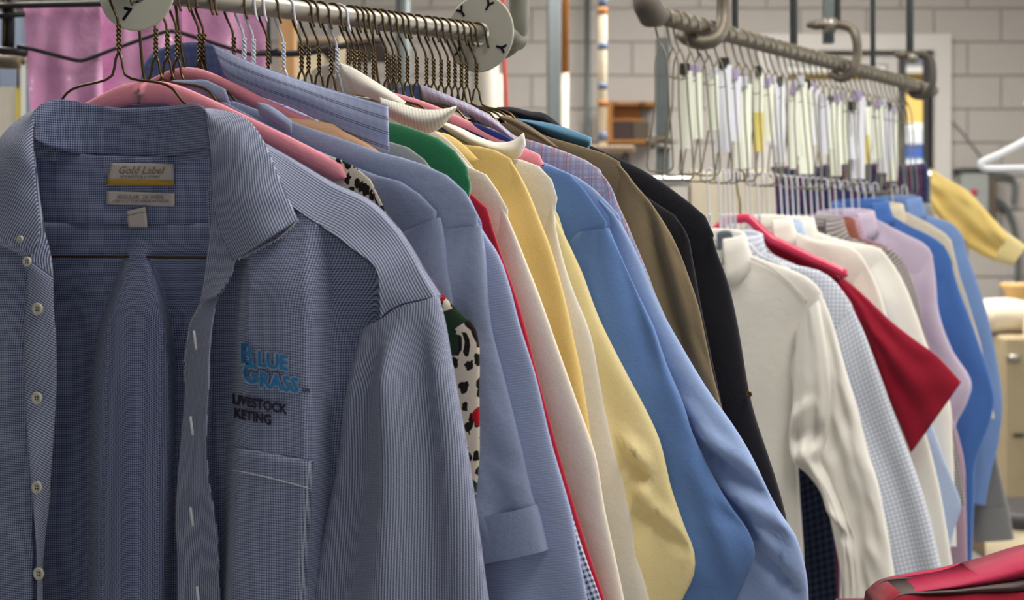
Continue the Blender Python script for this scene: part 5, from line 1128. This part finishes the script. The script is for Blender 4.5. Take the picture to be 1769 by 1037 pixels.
# the following shirts
def rshirt(px, label, outline, ks, mat, ctop, col=True, **kw):
    fr = F2(px); kw.setdefault('neck', .055); kw.setdefault('thick', .008); kw.setdefault('sthick', .011); kw.setdefault('amp', .004)
    nm = kw.pop('name', 'dress_shirt'); g, q_ = garment(nm, label, kw.pop('cat', 'shirt'), fr, outline, ks, mat, group=GR, **kw)
    if col: collar_part(g, fr, kw.get('cmat', mat), hw=.058, dep=.018, ztop=fr.loc(np.array(float(ctop[0])), np.array(float(ctop[1])))[1], stand=.035, fall=.045, point=.065, drop=.012)
    return g, fr
rshirt(1312, 'white dress shirt hanging behind the red plastic hanger', [(1356, 396), (1372, 400), (1397, 411), (1435, 418), (1466, 425), (1487, 441), (1501, 463), (1517, 499), (1530, 540), (1548, 610), (1590, 720), (1620, 830), (1638, 930), (1650, 1010)], 5, K_w2, (1330, 372), length=.75, seed=41, sw=(.16, .12))
rshirt(1352, 'cream white shirt with smooth long sleeve, third white one on the rear rail', [(1390, 392), (1418, 403), (1456, 415), (1496, 423), (1521, 430), (1538, 450), (1553, 473), (1566, 499), (1582, 540), (1604, 603), (1630, 660), (1642, 700), (1645, 750)], 4, K_w2, (1380, 374), length=.55, seed=42, sw=(.15, .12))
rshirt(1404, 'grey multicolour checked shirt showing a narrow edge beside the lavender shirt', [(1440, 400), (1480, 414), (1506, 423), (1538, 430), (1558, 447), (1574, 478), (1587, 520), (1598, 580), (1620, 640)], 3, K_patt, (1425, 372), length=.5, seed=43, thick=.005, sthick=.007)
rshirt(1424, 'reddish brown shirt glimpsed between the checked and lavender shirts', [(1460, 404), (1500, 418), (1528, 428), (1546, 444), (1558, 470), (1568, 500), (1580, 560)], 3, K_brown, (1440, 374), length=.4, seed=44, thick=.004, sthick=.005)
rshirt(1460, 'lavender shirt with an open collar', [(1495, 372), (1516, 380), (1537, 391), (1568, 407), (1595, 420), (1608, 434), (1613, 457), (1617, 491), (1622, 540), (1644, 603), (1678, 660), (1670, 697), (1652, 733), (1640, 800)], 5, K_lav, (1470, 361), length=.48, seed=45, sw=(.16, .12))
rshirt(1486, 'royal blue shirt with a long tapering sleeve', [(1524, 363), (1546, 376), (1568, 389), (1604, 406), (1631, 425), (1642, 447), (1650, 478), (1660, 510), (1672, 540), (1691, 593), (1717, 681), (1712, 723), (1686, 800), (1683, 862)], 5, K_royal, (1495, 344), length=.66, seed=46, sw=(.16, .05))
rshirt(1512, 'khaki shirt edge between the two blue shirts', [(1545, 356), (1580, 374), (1606, 387), (1639, 410), (1648, 437), (1658, 478), (1671, 517), (1690, 580)], 3, K_khaki, (1520, 350), length=.4, seed=47, thick=.005, sthick=.007)
rshirt(1545, 'sky blue shirt, last of the rear rail', [(1563, 352), (1582, 364), (1604, 373), (1644, 386), (1660, 405), (1670, 437), (1683, 473), (1696, 512), (1705, 541), (1722, 624), (1732, 697), (1724, 769), (1716, 800)], 4, K_sky, (1555, 338), length=.62, seed=48, sw=(.17, .12))
rshirt(1562, 'grey shirt with its cuff hanging below the sky blue sleeve', [(1590, 372), (1622, 388), (1640, 410), (1655, 460), (1680, 580), (1705, 700), (1724, 800), (1735, 845)], 2, K_grey, (1570, 350), length=.70, seed=49, sw=(.13, .085), thick=.006, cuff=.06)
rshirt(1330, 'light blue checked shirt whose sleeve end hangs by the crimson sleeve', [(1372, 408), (1430, 425), (1470, 450), (1500, 500), (1550, 600), (1606, 725), (1630, 790), (1660, 873), (1648, 916)], 3, K_lbc, (1345, 378), length=.78, seed=50, sw=(.15, .1), thick=.005, sthick=.008)
rshirt(1436, 'mauve checked shirt sleeve hanging under the lavender sleeve', [(1480, 408), (1540, 430), (1566, 470), (1580, 560), (1620, 660), (1650, 735), (1666, 800), (1668, 850)], 2, K_mauve, (1455, 376), length=.66, seed=51, sw=(.13, .09), thick=.004, sthick=.008)
# white wire hangers under the drop loops
for px, lb in ((1226, 'nearest white dress shirt'), (1246, 'dark navy checked shirt'), (1262, 'tattersall shirt'), (1312, 'white shirt behind the red hanger'), (1330, 'light blue checked shirt'), (1352, 'cream white shirt'), (1404, 'grey multicolour checked shirt'), (1424, 'reddish brown shirt'), (1436, 'mauve checked shirt'), (1460, 'lavender shirt'), (1486, 'royal blue shirt'), (1512, 'khaki shirt'), (1545, 'sky blue shirt'), (1562, 'grey shirt')):
    hanger('wire_hanger', 'white coated wire hanger holding the '+lb, 'white hangers under the drop loops', RAIL_BACK.at_px(px)+np.array([0, 0, -.252]), 'lower', M_wwire, 0)
for i, px in enumerate((1254, 1270, 1292, 1300, 1321, 1341, 1362, 1372, 1382, 1392, 1414, 1446, 1474, 1498)):
    hanger('wire_hanger', 'empty white wire hanger under the drop loops, %s of the empty ones from the front' % nth(i+1), 'white hangers under the drop loops', RAIL_BACK.at_px(px)+np.array([0, 0, -.252]), 'lower', M_wwire, rs.uniform(-.25, .25), rs.uniform(-.05, .05))
# cloths draped over the chrome bar
def drape(name, label, cat, px0, px1, pt, pb, mat, seed, Y=YC):
    n, m = 30, 40; t = thing(name, label, cat, tuple(at((px0+px1)/2, pt, Y)), 'cloths draped over the chrome bar')
    x0, x1 = at(px0, pt, Y)[0], at(px1, pt, Y)[0]; zt_, zb = at(0, pt, Y)[2], at(0, pb, Y)[2]; r = .026
    rows, uv = [], []
    L = zt_-zb; prof = [(Y-r, zb+(zt_-r-zb)*k/14, L*k/14-L) for k in range(14)]+[(Y-r*math.cos(a), zt_-r+r*math.sin(a), r*a) for a in np.linspace(0, math.pi, 9)]+[(Y+r, zt_-r-(L*.8)*k/10, .1+L*k/10) for k in range(1, 11)]
    for (yy, zz, vv) in prof:
        xs = np.linspace(x0, x1, m); s_ = min(1, max(0, (zt_-zz)/L))
        rows.append(np.stack([xs, yy+.012*s_*np.sin(np.linspace(0, 1, m)*9+seed)+.004*np.sin(np.linspace(0, 1, m)*21+seed*2)*s_-(.0 if yy < Y else -.01), np.full(m, zz)+.003*np.sin(np.linspace(0, 1, m)*7+seed)], 1)); uv.append(np.stack([xs, np.full(m, vv)], 1))
    V = np.array(rows); k = V.shape[0]
    o = make('cloth', V.reshape(-1, 3), grid_faces(k, m), mat, t, np.array(uv).reshape(-1, 2)); md = o.modifiers.new('cloth thickness', 'SOLIDIFY'); md.thickness = .003
    make('hem', *tube_geo(V[0], .003, 6), mat, t, np.zeros((m*6, 2)))
drape('draped_trousers', 'beige trousers folded over the chrome bar beside the post', 'trousers', 1192, 1262, 297, 640, K_beige, 1)
drape('draped_trousers', 'cream trousers folded over the chrome bar next to the navy striped cloth', 'trousers', 1260, 1334, 296, 640, K_beige, 2.5)
drape('striped_cloth', 'navy cloth with thin red stripes, first over the chrome bar', 'cloth', 1334, 1428, 288, 640, K_navyst, 4)
drape('striped_cloth', 'navy red-striped cloth in the middle of the chrome bar', 'cloth', 1424, 1512, 284, 640, K_navyst, 5.2)
drape('striped_cloth', 'navy red-striped cloth at the far end of the chrome bar', 'cloth', 1508, 1598, 284, 640, K_navyst, 6.6)
# pale gold shirt with its sleeve held out
fy = Frame(at(1585, 270, 4.15), 10)
gy = thing('dress_shirt', 'pale gold shirt on the rack end with its sleeve held straight out', 'shirt', tuple(fy.O))
ring('body', gy, fy, lpx(fy, [(1520, 300), (1510, 420), (1510, 760)]), lpx(fy, [(1580, 288), (1600, 420), (1600, 760)]), 30, 24, .03, 0, K_yelknit, fold_fn(.006, 2, 60))
yo = lpx(fy, [(1572, 288), (1604, 291), (1632, 308), (1672, 331), (1709, 372), (1738, 402)]); yi = lpx(fy, [(1575, 330), (1592, 340), (1617, 372), (1645, 402), (1680, 432), (1714, 449)])
sl = ring('sleeve', gy, fy, yi, yo, 40, 26, .03, .01, K_yelknit, fold_fn(.010, 1.3, 61, .8), 'along')
ring('cuff', sl, fy, lpx(fy, [(1713, 449), (1730, 454), (1746, 459)]), lpx(fy, [(1737, 401), (1754, 412), (1770, 424)]), 10, 22, .024, .01, m_plain('pale_cuff', rgb(244, 226, 164)), None, 'along')
# crimson jacket piled on a laundry hamper at the bottom corner
fz = Frame(at(1680, 1000, 1.25), 0)
hm = thing('laundry_hamper', 'canvas laundry hamper below the crimson jacket', 'hamper', (at(1700, 0, 1.25)[0], 1.3, 0))
hx, hy = at(1710, 0, 1.25)[0], 1.3
make('bag', *box_geo(hx-.20, hx+.24, hy-.14, hy+.22, .12, 1.06, .02), m_plain('canvas', rgb(180, 172, 150)), hm, np.zeros((24, 2)), smooth=False)
for a in (-.17, .2):
    for b in (-.1, .18): make('caster', *lathe_geo([(.02, 0), (.035, .02), (.035, .09), (.02, .12)], 14, (hx+a, hy+b, 0)), M_dark, hm)
rj = thing('folded_jacket', 'crimson jacket with a grey stripe lying in the bottom corner', 'jacket', (hx, hy, 1.06))
def mound(name, A, B, w0, h, mat, thick, seed): sheet(name, rj, fz, A, B, 40, 20, lambda X, Y, S, T: w0+h*np.sin(T*math.pi)+.004*nz(S*4, T*2, seed), mat, thick=thick, uvmode='across')
mound('upper_fold', [(1535, 1037), (1552, 1024), (1600, 1014), (1660, 1003), (1720, 988), (1769, 972), (1830, 955)], [(1535, 1046), (1552, 1032), (1600, 1026), (1660, 1020), (1720, 1012), (1769, 1004), (1830, 995)], .02, .01, m_plain('rose_fleece', rgb(170, 48, 78), .95, .08), .05, 1)
mound('grey_stripe', [(1535, 1044), (1552, 1026), (1600, 1022), (1660, 1018), (1720, 1010), (1769, 1004), (1830, 990)], [(1535, 1050), (1552, 1033), (1600, 1030), (1660, 1028), (1720, 1026), (1769, 1026), (1830, 1022)], .03, .008, m_plain('grey_band', rgb(92, 80, 80), .95, .05), .05, 2)
mound('lower_fold', [(1525, 1052), (1552, 1031), (1600, 1028), (1660, 1026), (1720, 1024), (1769, 1024), (1830, 1020)], [(1510, 1164), (1552, 1164), (1600, 1164), (1660, 1164), (1720, 1164), (1769, 1164), (1830, 1164)], .036, .02, m_plain('crimson_fleece', rgb(144, 24, 46), .95, .08), .06, 3)
mound('under_layer', [(1520, 1122), (1600, 1121), (1700, 1120), (1830, 1118)], [(1520, 1165), (1600, 1165), (1700, 1165), (1830, 1165)], .02, .01, bpy.data.materials['crimson_fleece'], .17, 4)
